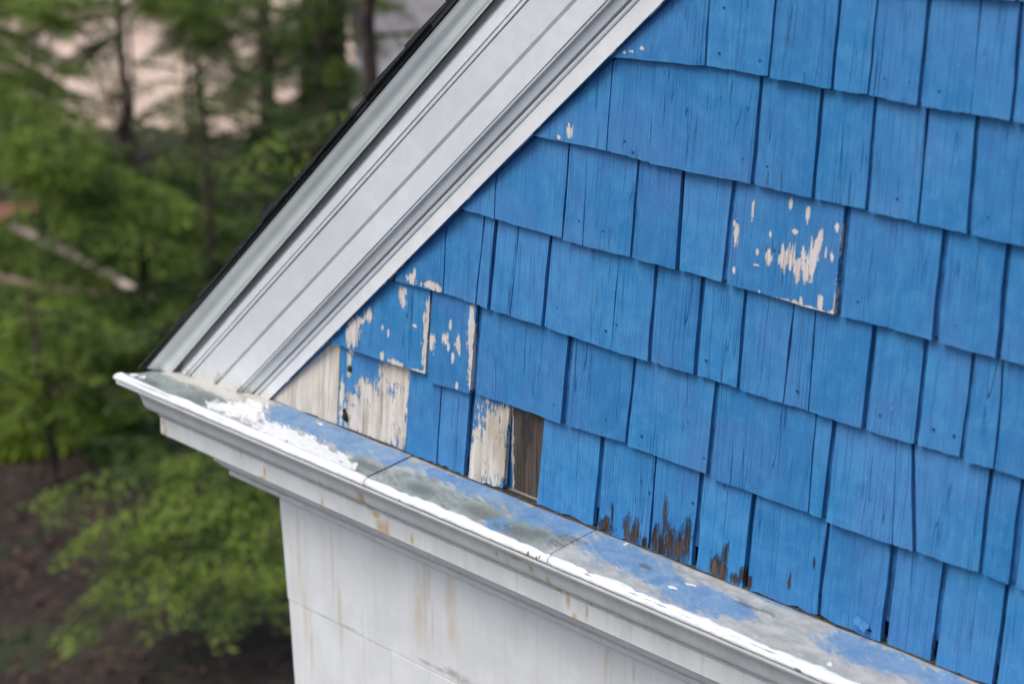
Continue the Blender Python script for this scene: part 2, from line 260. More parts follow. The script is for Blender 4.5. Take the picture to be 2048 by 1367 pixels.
BLUE_A = (.026, .186, .425); BLUE_B = (.056, .246, .490); BLUE_C = (.016, .152, .375); BLUE_D = (.056, .190, .430)
PRIMER = (.62, .575, .555)
def blue_paint(name, peel=None, under='primer', rotten=None, bare=False):
    s = NT(name); rnd = s.rnd()
    offs = s.n('CombineXYZ'); s.l(s.ma('MULTIPLY', rnd, 37.0), offs.inputs[0]); s.l(s.ma('MULTIPLY', rnd, 91.0), offs.inputs[2])
    Q = s.vm('ADD', s.P, offs.outputs[0])
    big = s.noise(.9, 2); mid = s.noise(4.5, 4, .6, P=Q); fine = s.noise((60, 60, 14), 3, .6, P=Q)
    grain = s.noise((44, 5, 1.5), 5, .66, P=Q)
    c = s.mix(s.mr(big, .35, .68), BLUE_A, BLUE_D)
    c = s.mix(s.mr(mid, .40, .66, 0, .65), c, BLUE_B)
    c = s.mix(s.mr(s.noise(7, 5, .7, P=Q, off=5), .55, .75, 0, .35), c, BLUE_C)
    c = s.mix(s.mr(fine, .5, .8, 0, .45), c, (.11, .27, .50))
    c = s.mix(s.mr(grain, .34, .52, .50, 0), c, (.018, .115, .32))
    c = s.mix(1.0, c, s.mix(rnd, (.86, .89, .92), (1.14, 1.08, 1.05)), 'MULTIPLY')
    # hairline checks in the wood, showing through the paint
    ck = s.noise((9, 3, .16), 1, .4, P=Q, off=9)
    line = s.mr(s.ma('ABSOLUTE', s.ma('SUBTRACT', ck, .5)), .0, .007, 1, 0)
    ck2 = s.noise((20, 3, .30), 1, .4, P=Q, off=3)
    line2 = s.mr(s.ma('ABSOLUTE', s.ma('SUBTRACT', ck2, .47)), .0, .010, .8, 0)
    msk = s.mr(s.noise((3, 1, .8), 2, P=Q, off=21), .48, .66); msk2 = s.mr(s.noise((4, 1, 1.3), 2, P=Q, off=31), .52, .70)
    crack = s.ma('MAXIMUM', s.ma('MULTIPLY', line, msk), s.ma('MULTIPLY', line2, msk2))
    c = s.mix(s.ma('MULTIPLY', crack, .62), c, (.010, .055, .17))
    # a few pale scuffs and specks
    sp = s.mr(s.noise((30, 20, 22), 2, P=Q, off=13), .735, .76)
    c = s.mix(s.ma('MULTIPLY', sp, .45), c, (.25, .40, .60))
    h = s.ma('MULTIPLY', grain, .5); h = s.ma('ADD', h, s.ma('MULTIPLY', fine, .25)); h = s.ma('SUBTRACT', h, s.ma('MULTIPLY', crack, 1.3))
    wood = None
    if peel is not None or bare:
        g2 = s.noise((13, 4, .9), 6, .7, off=2); g3 = s.noise((48, 8, 1.4), 3, .6, off=7)
        if under == 'primer':
            wood = s.mix(s.mr(g2, .30, .58), (.52, .46, .42), PRIMER); wood = s.mix(s.mr(g3, .3, .45, .30, 0), wood, (.36, .29, .24))
        elif under == 'grey':
            wood = s.mix(s.mr(g2, .30, .62), (.44, .39, .325), (.65, .605, .55))
            wood = s.mix(s.mr(g3, .30, .46, .28, 0), wood, (.27, .22, .17))
            wood = s.mix(s.mr(s.noise((3.2, 2, 1.4), 4, .65, off=24), .48, .72, 0, .6), wood, (.36, .29, .21))
            st = s.noise((7, 2, .8), 3, .6, off=4); wood = s.mix(s.mr(st, .50, .72, 0, .45), wood, (.46, .36, .22))
            wood = s.mix(s.mr(s.noise((11, 2, .5), 4, .65, off=14), .60, .72, 0, .55), wood, (.17, .12, .09))
    if peel is not None:
        jag = s.ma('SUBTRACT', s.noise((38, 10, 5.5), 4, .7, off=1), .5); iso = s.ma('SUBTRACT', s.noise((17, 10, 12), 5, .7, off=6), .5)
        f = s.ma('ADD', s.blobs(peel), s.ma('ADD', s.ma('MULTIPLY', jag, 3.0), s.ma('MULTIPLY', iso, 2.4)))
        mk = s.mr(f, .0, .07)
        c = s.mix(mk, c, wood); h = s.ma('SUBTRACT', h, s.ma('MULTIPLY', mk, 1.5))
        rim = s.mr(f, -.10, -.01); rim = s.ma('MULTIPLY', rim, s.ma('SUBTRACT', 1.0, mk)); c = s.mix(s.ma('MULTIPLY', rim, .35), c, (.30, .45, .65))
    if bare:
        wood = s.mix(s.mr(s.blobs([(1.46, .62, .07, .30)]), -.2, .4, 0, .8), wood, BLUE_B)
        c = wood
    if rotten is not None:
        jag = s.ma('SUBTRACT', s.noise((30, 10, 6.5), 5, .72, off=8), .5)
        f = s.ma('ADD', s.blobs(rotten), s.ma('ADD', .25, s.ma('MULTIPLY', jag, 4.2)))
        mk = s.mr(f, -.25, .75)
        wd = s.mix(s.mr(s.noise((50, 8, 2.5), 4, .6, off=17), .38, .62), (.018, .014, .012), (.105, .068, .045))
        c = s.mix(mk, c, wd); h = s.ma('SUBTRACT', h, s.ma('MULTIPLY', mk, 1.6))
    s.col(c); s.rough(s.mr(mid, .3, .7, .52, .72)); s.b.inputs['Specular IOR Level'].default_value = .25
    s.bump(h, .0024, .9); return s.m

M_BLUE = blue_paint('blue_paint')
M_SCRAPED = blue_paint('blue_paint_scraped', SCRAPED)
M_PATCHY = blue_paint('blue_paint_patchy', PATCHY)
M_STREAKED = blue_paint('blue_paint_streaked', STREAKED)
M_SPOTTED = blue_paint('blue_paint_spotted', SPOTTED)
M_BARE = blue_paint('blue_paint_worn_off', BARE, 'grey')
M_BOARD = blue_paint('blue_paint_half_gone', BOARD, 'grey')
M_WOOD = blue_paint('bare_grey_wood', None, 'grey', bare=True)
M_ROTTEN = blue_paint('blue_paint_rotting', None, 'primer', ROTTEN)

def under_wood():
    s = NT('dark_weathered_wood')
    g = s.noise((30, 5, 1.0), 5, .65); g2 = s.noise((8, 3, .9), 4, .6, off=3)
    c = s.mix(s.mr(g, .35, .65), (.036, .028, .023), (.098, .076, .062)); c = s.mix(s.mr(g2, .45, .7, 0, .6), c, (.115, .10, .085))
    sp = s.mr(s.ma('ADD', s.blobs([(4.47, .70, .10, .22), (4.44, .50, .04, .2)]), s.ma('MULTIPLY', s.ma('SUBTRACT', s.noise((22, 3, 5), 4, .6, off=5), .5), 1.4)), -.1, .5)
    c = s.mix(s.ma('MULTIPLY', sp, .85), c, (.028, .026, .026))
    sx = s.n('SeparateXYZ'); s.l(s.P, sx.inputs[0])
    e = s.ma('ADD', sx.outputs[0], s.ma('MULTIPLY', s.ma('SUBTRACT', s.noise((18, 2, 5), 4, .65, off=8), .5), .10))
    c = s.mix(s.mr(e, 4.255, 4.27, 1, 0), c, (.55, .52, .48)); c = s.mix(s.mr(e, 4.235, 4.242, 1, 0), c, BLUE_A)
    s.col(c); s.rough(.85); s.bump(g, .002); return s.m
M_UNDER = under_wood()

def simple(name, c, r=.6, noise=.1, sc_=6, bump=0):
    s = NT(name); n = s.noise(sc_, 4, .6)
    a = tuple(x*(1-noise) for x in c); b = tuple(min(1, x*(1+noise)) for x in c)
    s.col(s.mix(s.mr(n, .35, .65), a, b)); s.rough(r)
    if bump: s.bump(n, bump)
    return s.m
M_SHEATH = simple('sheathing', (.05, .05, .055), .9)
M_NAIL = simple('rusty_nail', (.02, .07, .16), .6)
M_FUNGUS = simple('lichen_crust', (.03, .033, .02), .95, .4, 40, .003)

def rake_mat():
    s = NT('white_aluminium_trim')
    n = s.noise(5, 4, .6); f = s.noise(95, 2, .5); big = s.noise((.5, .5, .5), 2, off=3)
    c = s.mix(s.mr(n, .35, .68), (.68, .695, .71), (.735, .75, .76)); c = s.mix(s.mr(big, .4, .65, 0, .5), c, (.62, .64, .655))
    # dirt specks
    c = s.mix(s.mr(s.noise(34, 2, off=9), .74, .77, 0, .4), c, (.42, .42, .42))
    # algae and dirt in the last hand's breadth above the ledge
    sx = s.n('SeparateXYZ'); s.l(s.P, sx.inputs[0]); v = sx.outputs[2]
    d = s.ma('ADD', v, s.ma('MULTIPLY', s.noise((9, 9, 2), 4, .6, off=2), .42))
    dirt = s.mr(d, .12, .46, 1, 0)
    c = s.mix(s.ma('MULTIPLY', dirt, .45), c, (.50, .46, .38))
    al = s.ma('ADD', s.blobs([(-.88, .0, .04, .06), (-.84, .06, .035, .06), (-.79, .12, .03, .05), (-.42, .0, .04, .05), (-.37, .05, .03, .05), (-.28, .0, .04, .04), (-1.42, .0, .05, .05), (-1.70, .0, .06, .05)]), s.ma('MULTIPLY', s.ma('SUBTRACT', s.noise((9, 6, 7), 4, off=4), .5), 1.4))
    c = s.mix(s.mr(al, -.5, .9, 0, .5), c, (.22, .21, .08))
    s.col(c); s.rough(.45); s.bump(f, .0007, .6); return s.m
M_RAKE = rake_mat()
def crown_mat():
    s = NT('greenish_white_crown_moulding')
    n = s.noise((2, 2, 2), 3); c = s.mix(s.mr(n, .35, .7), (.70, .735, .70), (.77, .80, .77))
    c = s.mix(s.mr(s.noise(26, 3, off=5), .66, .74, 0, .35), c, (.38, .40, .36))
    s.col(c); s.rough(.42); s.bump(s.noise(80, 2), .0004, .5); return s.m
M_CROWN = crown_mat()

def trim_mat(name, rust, axis_grime=None, runs=.38, base=((.63, .645, .635), (.72, .73, .73))):
    s = NT(name)
    n = s.noise((2.2, 3, 1.4), 4, .6); c = s.mix(s.mr(n, .36, .66), *base)
    run = s.noise((9, .6, .35), 3, .6, off=6)     # faint runs of dirty water
    c = s.mix(s.mr(run, .50, .76, 0, runs), c, (.52, .52, .45))
    run2 = s.noise((16, .6, .5), 2, .6, off=16); c = s.mix(s.mr(run2, .60, .74, 0, runs*.7), c, (.55, .44, .30))
    c = s.mix(s.mr(s.noise(40, 2, off=1), .73, .77, 0, .5), c, (.30, .29, .26))
    f = s.ma('ADD', s.blobs(rust), s.ma('MULTIPLY', s.ma('SUBTRACT', s.noise((24, 8, 3), 4, .65, off=2), .5), 1.1))
    c = s.mix(s.mr(f, -.35, 1.0, 0, .80 if axis_grime is None else .34), c, (.50, .32, .10))
    if axis_grime:
        g = s.ma('ADD', s.blobs(axis_grime), s.ma('MULTIPLY', s.ma('SUBTRACT', s.noise(12, 5, .7, off=3), .5), 2.2))
        c = s.mix(s.mr(g, -.3, 1.2, 0, .6), c, (.20, .19, .15))
    s.col(c); s.rough(.5); s.bump(s.noise((22, 22, 22), 4, .6, off=11), .0012, .5); return s.m
M_TRIM = trim_mat('white_cornice_paint', RUST_TRIM)
M_WALL = trim_mat('white_wall_paint', RUST_WALL, GRIME_WALL, .26, ((.68, .69, .685), (.75, .76, .76)))
def lip_mat():
    s = NT('thick_white_lip_paint')
    n = s.noise(7, 4, .6); c = s.mix(s.mr(n, .35, .7), (.70, .715, .73), (.82, .83, .84))
    c = s.mix(s.mr(s.noise((16, 16, 16), 3, off=4), .70, .74, 0, .6), c, (.30, .27, .22))
    c = s.mix(s.mr(s.blobs([(5.44, -.135, .022, .040), (5.565, -.145, .018, .035), (5.60, -.115, .012, .02), (3.4, -.15, .02, .02), (9.0, -.14, .05, .02)]), -.1, .3, 0, .85), c, (.13, .12, .10))
    f = s.ma('ADD', s.blobs([(5.4, -.16, .35, .03), (2.75, -.17, .4, .03), (8.2, -.17, .3, .03)]), s.ma('MULTIPLY', s.ma('SUBTRACT', s.noise((14, 8, 14), 3, off=2), .5), 1.2))
    c = s.mix(s.mr(f, 0, .5, 0, .75), c, (.44, .35, .18))
    s.col(c); s.rough(.45); s.bump(s.noise((9, 9, 9), 4, .65, off=3), .004, .6); return s.m
M_LIP = lip_mat()
def ledge_mat():
    s = NT('patched_ledge_paint')
    warp = s.n('TexNoise'); warp.inputs['Scale'].default_value = 5; warp.inputs['Detail'].default_value = 4; s.l(s.P, warp.inputs['Vector'])
    wv = s.vm('MULTIPLY', s.vm('SUBTRACT', warp.outputs['Color'], (.5, .5, .5)), (.22, .10, 0)); P0 = s.P
    s.P = s.vm('ADD', P0, wv)
    rot = s.n('VectorRotate'); rot.rotation_type = 'Z_AXIS'; rot.inputs['Angle'].default_value = math.radians(-22); s.l(s.P, rot.inputs['Vector']); R_ = rot.outputs[0]
    st = s.ma('SUBTRACT', s.noise((3.2, 11, 3), 8, .70, P=R_, off=2), .5); st2 = s.ma('SUBTRACT', s.noise((6, 20, 6), 7, .70, P=R_, off=9), .5)
    n = s.noise((4, 7, 4), 5, .65)
    c = s.mix(s.mr(n, .35, .66), (.30, .31, .305), (.45, .45, .43)); c = s.mix(s.mr(s.noise((3, 6, 3), 4, .6, off=7), .52, .7, 0, .55), c, (.44, .40, .34))
    # right-hand sheet is a flatter grey
    g = s.mr(s.ma('ADD', s.blobs(GREY_METAL, True), s.ma('ADD', .28, s.ma('MULTIPLY', st, 3.2))), -.2, .40)
    gc = s.mix(s.mr(st2, -.16, .18), (.165, .20, .185), (.32, .36, .34)); c = s.mix(s.ma('MULTIPLY', g, .92), c, gc)
    b = s.mr(s.ma('ADD', s.blobs(BLUE_METAL, True), s.ma('ADD', .16, s.ma('MULTIPLY', st, 3.0))), -.25, .45)
    bc = s.mix(s.mr(s.noise(5, 4, off=4), .35, .7), (.085, .215, .42), (.145, .285, .47)); b = s.ma('MULTIPLY', b, s.mr(s.noise((16, 30, 16), 5, .7, P=R_, off=12), .34, .54, .60, 1)); c = s.mix(s.ma('MULTIPLY', b, .88), c, bc)
    d = s.mr(s.ma('ADD', s.blobs(DARK_METAL, True), s.ma('ADD', .15, s.ma('MULTIPLY', st2, 4.6))), -.3, .7); c = s.mix(s.ma('MULTIPLY', d, .62), c, (.085, .095, .088))
    w_ = s.mr(s.ma('ADD', s.blobs(WHITE_METAL, True), s.ma('ADD', -.12, s.ma('MULTIPLY', st2, 2.8))), -.08, .22); w_ = s.ma('MULTIPLY', w_, s.mr(s.noise((13, 26, 13), 5, .7, P=R_, off=22),   .30, .42, .72, 1)); c = s.mix(s.ma('MULTIPLY', w_, .93), c, s.mix(s.mr(st2, -.2, .2), (.66, .67, .67), (.77, .78, .78)))
    c = s.mix(s.mr(s.noise((26, 34, 26), 3, .6, off=3), .68, .74, 0, .6), c, (.72, .73, .72))
    c = s.mix(s.mr(s.noise((18, 40, 26), 3, .6, off=33), .70, .75, 0, .6), c, (.14, .14, .12))
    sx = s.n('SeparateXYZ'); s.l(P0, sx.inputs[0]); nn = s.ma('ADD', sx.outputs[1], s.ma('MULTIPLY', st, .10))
    c = s.mix(s.mr(nn, -.01, .045, .7, 0), c, (.20, .17, .12))      # darker brown strip along the foot of the shingles
    # beige smear under the rake
    be = s.mr(s.ma('ADD', s.blobs([(-.75, .25, .7, .12), (-1.4, .30, .5, .08), (-.1, .1, .35, .09)], True), s.ma('MULTIPLY', st, 1.4)), -.1, .4); c = s.mix(s.ma('MULTIPLY', be, .8), c, (.56, .53, .48))
    s.P = P0
    s.col(c); s.rough(s.mr(b, 0, 1, .55, .42)); s.bump(s.ma('ADD', n, s.ma('MULTIPLY', w_, .6)), .0016, .7); return s.m
M_LEDGE = ledge_mat()
def roof_mat():
    s = NT('asphalt_roofing')
    n = s.noise(60, 3, .7); c = s.mix(s.mr(n, .35, .7), (.012, .013, .013), (.05, .052, .05)); c = s.mix(s.mr(s.noise(1.2, 2, off=3), .55, .7, 0, .5), c, (.06, .035, .028))
    c = s.mix(s.mr(s.noise(45, 2, off=5), .70, .74, 0, .8), c, (.25, .26, .25)); s.col(c); s.rough(.9); s.bump(n, .003); return s.m
M_ROOF = roof_mat()

# ---------------------------------------------------------------- house body
RS = .87
def rake_u(v): return (v + .03)/RS
UMAX = 13.0; VTOP = 10.0
def sheathing():
    n0, n1 = -.16, -.5
    poly = [(-.3, -.3), (UMAX, -.3), (UMAX, VTOP), (rake_u(VTOP) - .1, VTOP), (-.15, .0)]
    V = [P3(u, n0, v) for u, v in poly] + [P3(u, n1, v) for u, v in poly]; k = len(poly)
    F = [tuple(range(k)), tuple(reversed(range(k, 2*k)))] + [(i, (i+1) % k + 0, (i+1) % k + k, i + k) for i in range(k)]
    mesh('wall_sheathing', V, F, M_SHEATH, house)
sheathing()

def shingle(row, ult, ulb, urt, urb, vl, vr, jt, mat, label=None, name='shingle', nfront=0.0, ragged=.006, th=.062):
    gl = {'c': .006, 'g': .012, 'G': .018}[jt[0]]; gr = {'c': .008, 'g': .032, 'G': .052}[jt[1]]
    if name != 'shingle': gl = gr = 0
    nx, ny = 7, 4
    vt = row + 1.15
    tilt = random.uniform(-.010, .010) if jt != 'cc' else random.uniform(-.003, .003)
    dn = random.uniform(-.012, .010) if 'G' in jt or 'g' in jt else random.uniform(-.004, .002)
    bow = random.uniform(-.012, .014)
    seed = random.uniform(0, 100)
    Vf = []; Vb = []
    for j in range(ny + 1):
        t = j/ny
        for i in range(nx + 1):
            s_ = i/nx
            vb = vl + (vr - vl)*s_
            if j == 0: vb += random.uniform(-ragged, ragged)
            v = vb + (vt - vb)*t
            tt = (v - row)
            ul = ulb + (ult - ulb)*tt + gl; ur = urb + (urt - urb)*tt - gr
            wob = .018 if 0 < j < ny else .003
            ul += mnoise.noise(Vector((seed, v*2.2, 1)))*wob; ur += mnoise.noise(Vector((seed+50, v*2.2, 1)))*wob
            rk = rake_u(v) - .04
            if ul < rk: ul = min(rk, ur)
            u = ul + (ur - ul)*s_
            nf = nfront + dn - .076*max(0, tt) + tilt*(s_ - .5)*2 + bow*math.sin(math.pi*s_)*(1 - t)
            thick = (th*(1 - .6*t))
            Vf.append(P3(u, nf, v)); Vb.append(P3(u, nf - thick, v))
    W = nx + 1; N = len(Vf); F = []
    for j in range(ny):
        for i in range(nx):
            a = j*W + i; F.append((a, a+1, a+1+W, a+W))
    for i in range(nx): F.append((i+1, i, i+N, i+1+N))
    for j in range(ny):
        a = j*W; F.append((a, a+W, a+W+N, a+N)); b = j*W + nx; F.append((b+W, b, b+N, b+W+N))
    o = mesh(name, Vf + Vb, F, mat, house, label=label)
    return o
idx = {}; SH = []
M_JOINT = simple('blue_joint_paint_with_shade', (.017, .100, .255), .7, .35, 5)  # blue paint, darkened to stand for the shade in the gaps
for row in range(1, 10):
    u0 = rake_u(row) ; u1 = rake_u(row + 1.02)
    V = [P3(u0 + .05, -.044, row + .02), P3(UMAX, -.044, row + .02), P3(UMAX, -.118, row + 1.02), P3(u1 + .05, -.118, row + 1.02)]
    V += [(x, y + .003, z) for x, y, z in V]
    mesh('undercourse', V, [(0, 1, 2, 3), (7, 6, 5, 4), (0, 4, 5, 1), (1, 5, 6, 2), (2, 6, 7, 3), (3, 7, 4, 0)], M_JOINT, house)
V = []
for a, b in ((1.0, 3.72), (4.80, UMAX)):
    V = [P3(a, -.060, .20), P3(b, -.060, .20), P3(b, -.118, 1.02), P3(a + (.2 if a < 2 else 0), -.118, 1.02)]
    V += [(x, y + .003, z) for x, y, z in V]
    mesh('undercourse', V, [(0, 1, 2, 3), (7, 6, 5, 4), (0, 4, 5, 1), (1, 5, 6, 2), (2, 6, 7, 3), (3, 7, 4, 0)], M_JOINT, house)
for row, ult, ulb, urt, urb, vl, vr, jt in SHINGLES:
    k = idx.get(row, 0); idx[row] = k + 1
    mat, lab, rag = M_BLUE, None, .006
    if row == 0: rag = .014
    if (row, k) == (3, 6): mat, lab = M_SCRAPED, 'shingle with paint scraped off in zigzag strokes'
    if (row, k) == (1, 1): mat, lab = M_PATCHY, 'shingle with paint flaked off along its edges'
    if (row, k) == (1, 0): lab = None
    if (row, k) == (1, 2): mat, lab = M_STREAKED, 'shingle with paint streaked away on its right edge'
    if (row, k) == (2, 0): mat = M_SPOTTED
    if (row, k) in ((4, 0), (5, 0)): mat = M_SPOTTED
    if (row, k) in ((0, 0), (0, 1)): mat, lab = M_WOOD, 'bare grey wood triangle under the rake trim'
    if (row, k) == (0, 2): mat, lab = M_BARE, 'shingle with most of its blue paint worn off'
    if (row, k) == (0, 5): mat, lab = M_BOARD, 'shingle bare below with a fringe of blue paint above'
    if row == 0 and 8 <= k <= 11: mat = M_ROTTEN; rag = .022
    if (row, k) == (0, 9): lab = 'shingle with brown rotting wood along its foot'
    if (row, k) == (0, 6):
        mesh('backing_board', *box(4.06*E, 4.83*E, .125*E, .16*E, Z0 - .02*E, Z0 + 1.05*E), M_UNDER, house, label='dark weathered wood where a shingle is missing'); SH.append(None); continue
    nf = .012 if (row, k) in ((3, 6), (1, 1)) else 0
    SH.append((row, ulb, urb, shingle(row, ult, ulb, urt, urb, vl, vr, jt, mat, lab, ragged=rag, nfront=nf)))
# courses above the ones laid out by hand
for row in range(6, 10):
    u = rake_u(row); k = 0
    cuts = [u]
    if row == 6: cuts += [7.1, 7.9, 8.6, 9.5, 10.286]
    while cuts[-1] < 13: cuts.append(cuts[-1] + random.uniform(.5, 1.15))
    js = [random.choice('cgG') for _ in cuts]
    for i in range(len(cuts) - 1):
        a, b = cuts[i], cuts[i+1]
        shingle(row, a if i else -9, a if i else -9, b, b, row + (-.02 if row == 6 and b == 10.286 else random.uniform(-.01, .01)), row + random.uniform(-.01, .01) + (-.03 if row == 6 else 0), js[i] + js[i+1], M_BLUE)
# nails: small dark heads, children of the shingle they hold
nv = []; nf_ = []
for k in range(6):
    t = 2*math.pi*k/6; nv.append((math.cos(t)*.0021, -.0008, math.sin(t)*.0021)); 
for k in range(6):
    t = 2*math.pi*k/6; nv.append((math.cos(t)*.0021, .002, math.sin(t)*.0021))
nf_ = [tuple(reversed(range(6)))] + [(i, (i+1) % 6, (i+1) % 6 + 6, i + 6) for i in range(6)]
nme = bpy.data.meshes.new('nail'); nme.from_pydata(nv, [], nf_); nme.materials.append(M_NAIL)
for u, v in NAILS:
    row = int(math.floor(v))
    for q in SH:
        if q and q[0] == row and q[1] < u < q[2]:
            o = bpy.data.objects.new('nail', nme); COL.objects.link(o); o.parent = q[3]
            p = Vector(P3(u, -.076*(v - row) + random.uniform(-.006, .003), v)); o.location = p - q[3].location; break
# dark crusts (knot holes filled with lichen) on the worn shingle
def crust(u, v, n, r, par, name='lichen'):
    V = []; F = []; K = 10
    V.append(P3(u, n + r*.55, v))
    for ring, (rr, hh) in enumerate(((.5, .5), (1., .0))):
        for k in range(K):
            t = 2*math.pi*k/K; q = r*rr*random.uniform(.75, 1.25); V.append(P3(u + math.cos(t)*q*.8, n + r*hh - .01*(ring), v + math.sin(t)*q))
    for k in range(K):
        F.append((0, 1 + k, 1 + (k+1) % K)); F.append((1+k, 1+K+k, 1+K+(k+1) % K, 1+(k+1) % K))
    mesh(name, V, F, M_FUNGUS, par, label='dark crust of lichen on the wood')
sh01 = [q for q in SH if q and q[0] == 0][2][3]
crust(1.50, .135, .0, .062, sh01); crust(1.475, .20, -.005, .03, sh01); crust(1.545, .72, -.05, .045, sh01)
crust(2.43, 2.03, .0, .05, [q for q in SH if q and q[0] == 2][0][3])
# curled flake of paint at the foot of one shingle
sh = [q for q in SH if q and q[0] == 0 and q[1] < 9.1 < q[2]][0][3]
V = []; F = []
for j in range(4):
    for i in range(5):
        V.append(P3(9.04 + i*.040 + random.uniform(-.01, .01), .01 + [0, .02, .06, .075][3-j]*(.6 + .1*i),   .12 + j*.018 - (.012*i)))
for j in range(3):
    for i in range(4): a = j*5+i; F.append((a, a+1, a+6, a+5))
o = mesh('paint_flake', V, F, M_BLUE, sh, label='curled flake of blue paint'); 
md = o.modifiers.new('s', 'SOLIDIFY'); md.thickness = .001
V, F = box(9.06*E, 9.22*E, -.005*E, .03*E, Z0 - .01*E, Z0 + .085*E); mesh('paint_chip_hole', V, F, M_FUNGUS, sh)

# ---------------------------------------------------------------- rake trim (lofted along the slope)
def rk(k, du=0, dn=0):
    u, n, s_ = RAKE[k]; return (u + du, n + dn, s_)
def lerp(a, b, t): return tuple(x + (y - x)*t for x, y in zip(a, b))
def loft(name, prof, mat, parent, t0=0, t1=9.2, nt_=14, wav=.0):
    V = []; F = []; m = len(prof)
    for j in range(nt_ + 1):
        t = t0 + (t1 - t0)*j/nt_
        for i, (u, n, s_) in enumerate(prof):
            wn = wav*mnoise.noise(Vector((t*.9, i*.35, len(name)))) if 0 < i < m-1 else 0
            V.append(P3(u + t, n + wn, -.1*max(n, 0) - .02 + s_*t))
    for j in range(nt_):
        for i in range(m - 1):
            a = j*m + i; F.append((a, a + m, a + m + 1, a + 1))
    return mesh(name, V, F, mat, parent)
def groove(k, wd=.014, dp=.028): return [rk(k, wd), rk(k, wd*.3, -dp), rk(k, -wd*.5, -dp), rk(k, -wd)]
trim = mesh('rake_trim', [P3(rk('e')[0] + .05, -.15, -.02), P3(rk('e')[0] + .05, -.13, -.02), P3(rk('c7')[0], -.15, -.02)], [(0, 1, 2)], M_RAKE, house)
def plank(a, b, back=None, n=1):
    return [a, b]
e = rk('e')
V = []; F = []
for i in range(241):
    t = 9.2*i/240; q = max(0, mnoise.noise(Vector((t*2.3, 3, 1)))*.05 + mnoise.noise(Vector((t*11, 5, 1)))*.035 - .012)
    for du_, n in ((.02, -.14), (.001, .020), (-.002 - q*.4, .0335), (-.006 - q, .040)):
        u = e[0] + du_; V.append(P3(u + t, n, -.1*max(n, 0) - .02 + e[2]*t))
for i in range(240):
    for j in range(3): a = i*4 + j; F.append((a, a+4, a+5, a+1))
mesh('painted_edge', V, F, M_JOINT, trim)  # slopped blue paint; its dark tone also draws the shadow line by the shingles
loft('frieze_board', [(e[0]+.001, .020, e[2]), (e[0]-.002, .032, e[2]), (e[0]-.012, .041, e[2]), rk('b2', .014), rk('b2', .006, -.024), rk('b2', -.006, -.024), rk('b2', -.016, .004), lerp(rk('b2'), rk('b1'), .6)[:1] + (.045, rk('b1')[2]), rk('b1', .014, .008), rk('b1', .004, -.02), rk('b1', -.012, -.02)], M_RAKE, trim, wav=.003)
cove = [rk('b1', -.012, -.02)] + [lerp(rk('b1', -.02, .012), rk('c2', .022, -.035), t)[:1] + (.068 + .026*t, rk('c2')[2]) for t in (0, .25, .5, .75, 1)] + [rk('c2', .014, -.036), rk('c2', .004, -.040), rk('c2', -.002, -.006), rk('c2', -.014, .002), rk('c2', -.028, .002), rk('c2', -.034, -.014), rk('c2', -.044, -.014)]
loft('bed_moulding', cove, M_RAKE, trim, wav=.003)
c2e = rk('c2', -.044, -.014)
loft('inner_board', [c2e, rk('c2', -.056, .010), lerp(rk('c2', -.056, .010), rk('c3', .02), .5), rk('c3', .028), rk('c3', .012, -.030), rk('c3', -.004, -.034)], M_RAKE, trim, wav=.006)
loft('middle_board', [rk('c3', -.004, -.034), rk('c3', -.020, -.012), rk('c3', -.034, .004), lerp(rk('c3', -.034, .004), rk('c5', .02), .5), rk('c5', .014), rk('c5', .004, -.026), rk('c5', -.006, -.026)], M_RAKE, trim, wav=.006)
loft('outer_board', [rk('c5', -.006, -.026), rk('c5', -.014, .010), rk('c4', .018, -.004), rk('c4', .010, -.026), rk('c4', -.002, -.026), rk('c4', -.012, .0), rk('c6', .16, -.056), rk('c6', .11, -.068), rk('c6', .07, -.088), rk('c6', .035, -.115), rk('c6', -.01, -.14), rk('c6', -.09, -.16)], M_RAKE, trim, wav=.006)
c6, c7 = rk('c6'), rk('c7')
cr = [rk('c6', -.12, -.14), rk('c6', -.06, -.09), rk('c6', -.004, -.012), rk('c6', -.002, .008)]
for t, nn in ((.06, .270), (.16, .283), (.30, .292), (.42, .300), (.52, .312), (.62, .330), (.72, .347), (.82, .360), (.92, .371), (1.0, .380)):
    q = lerp(c6, c7, t); cr.append((q[0], nn, q[2]))
cr += [(c7[0]-.02, .36, c7[2]), (c7[0]-.02, -.2, c7[2])]
loft('crown_moulding', cr, M_CROWN, trim, wav=.004)

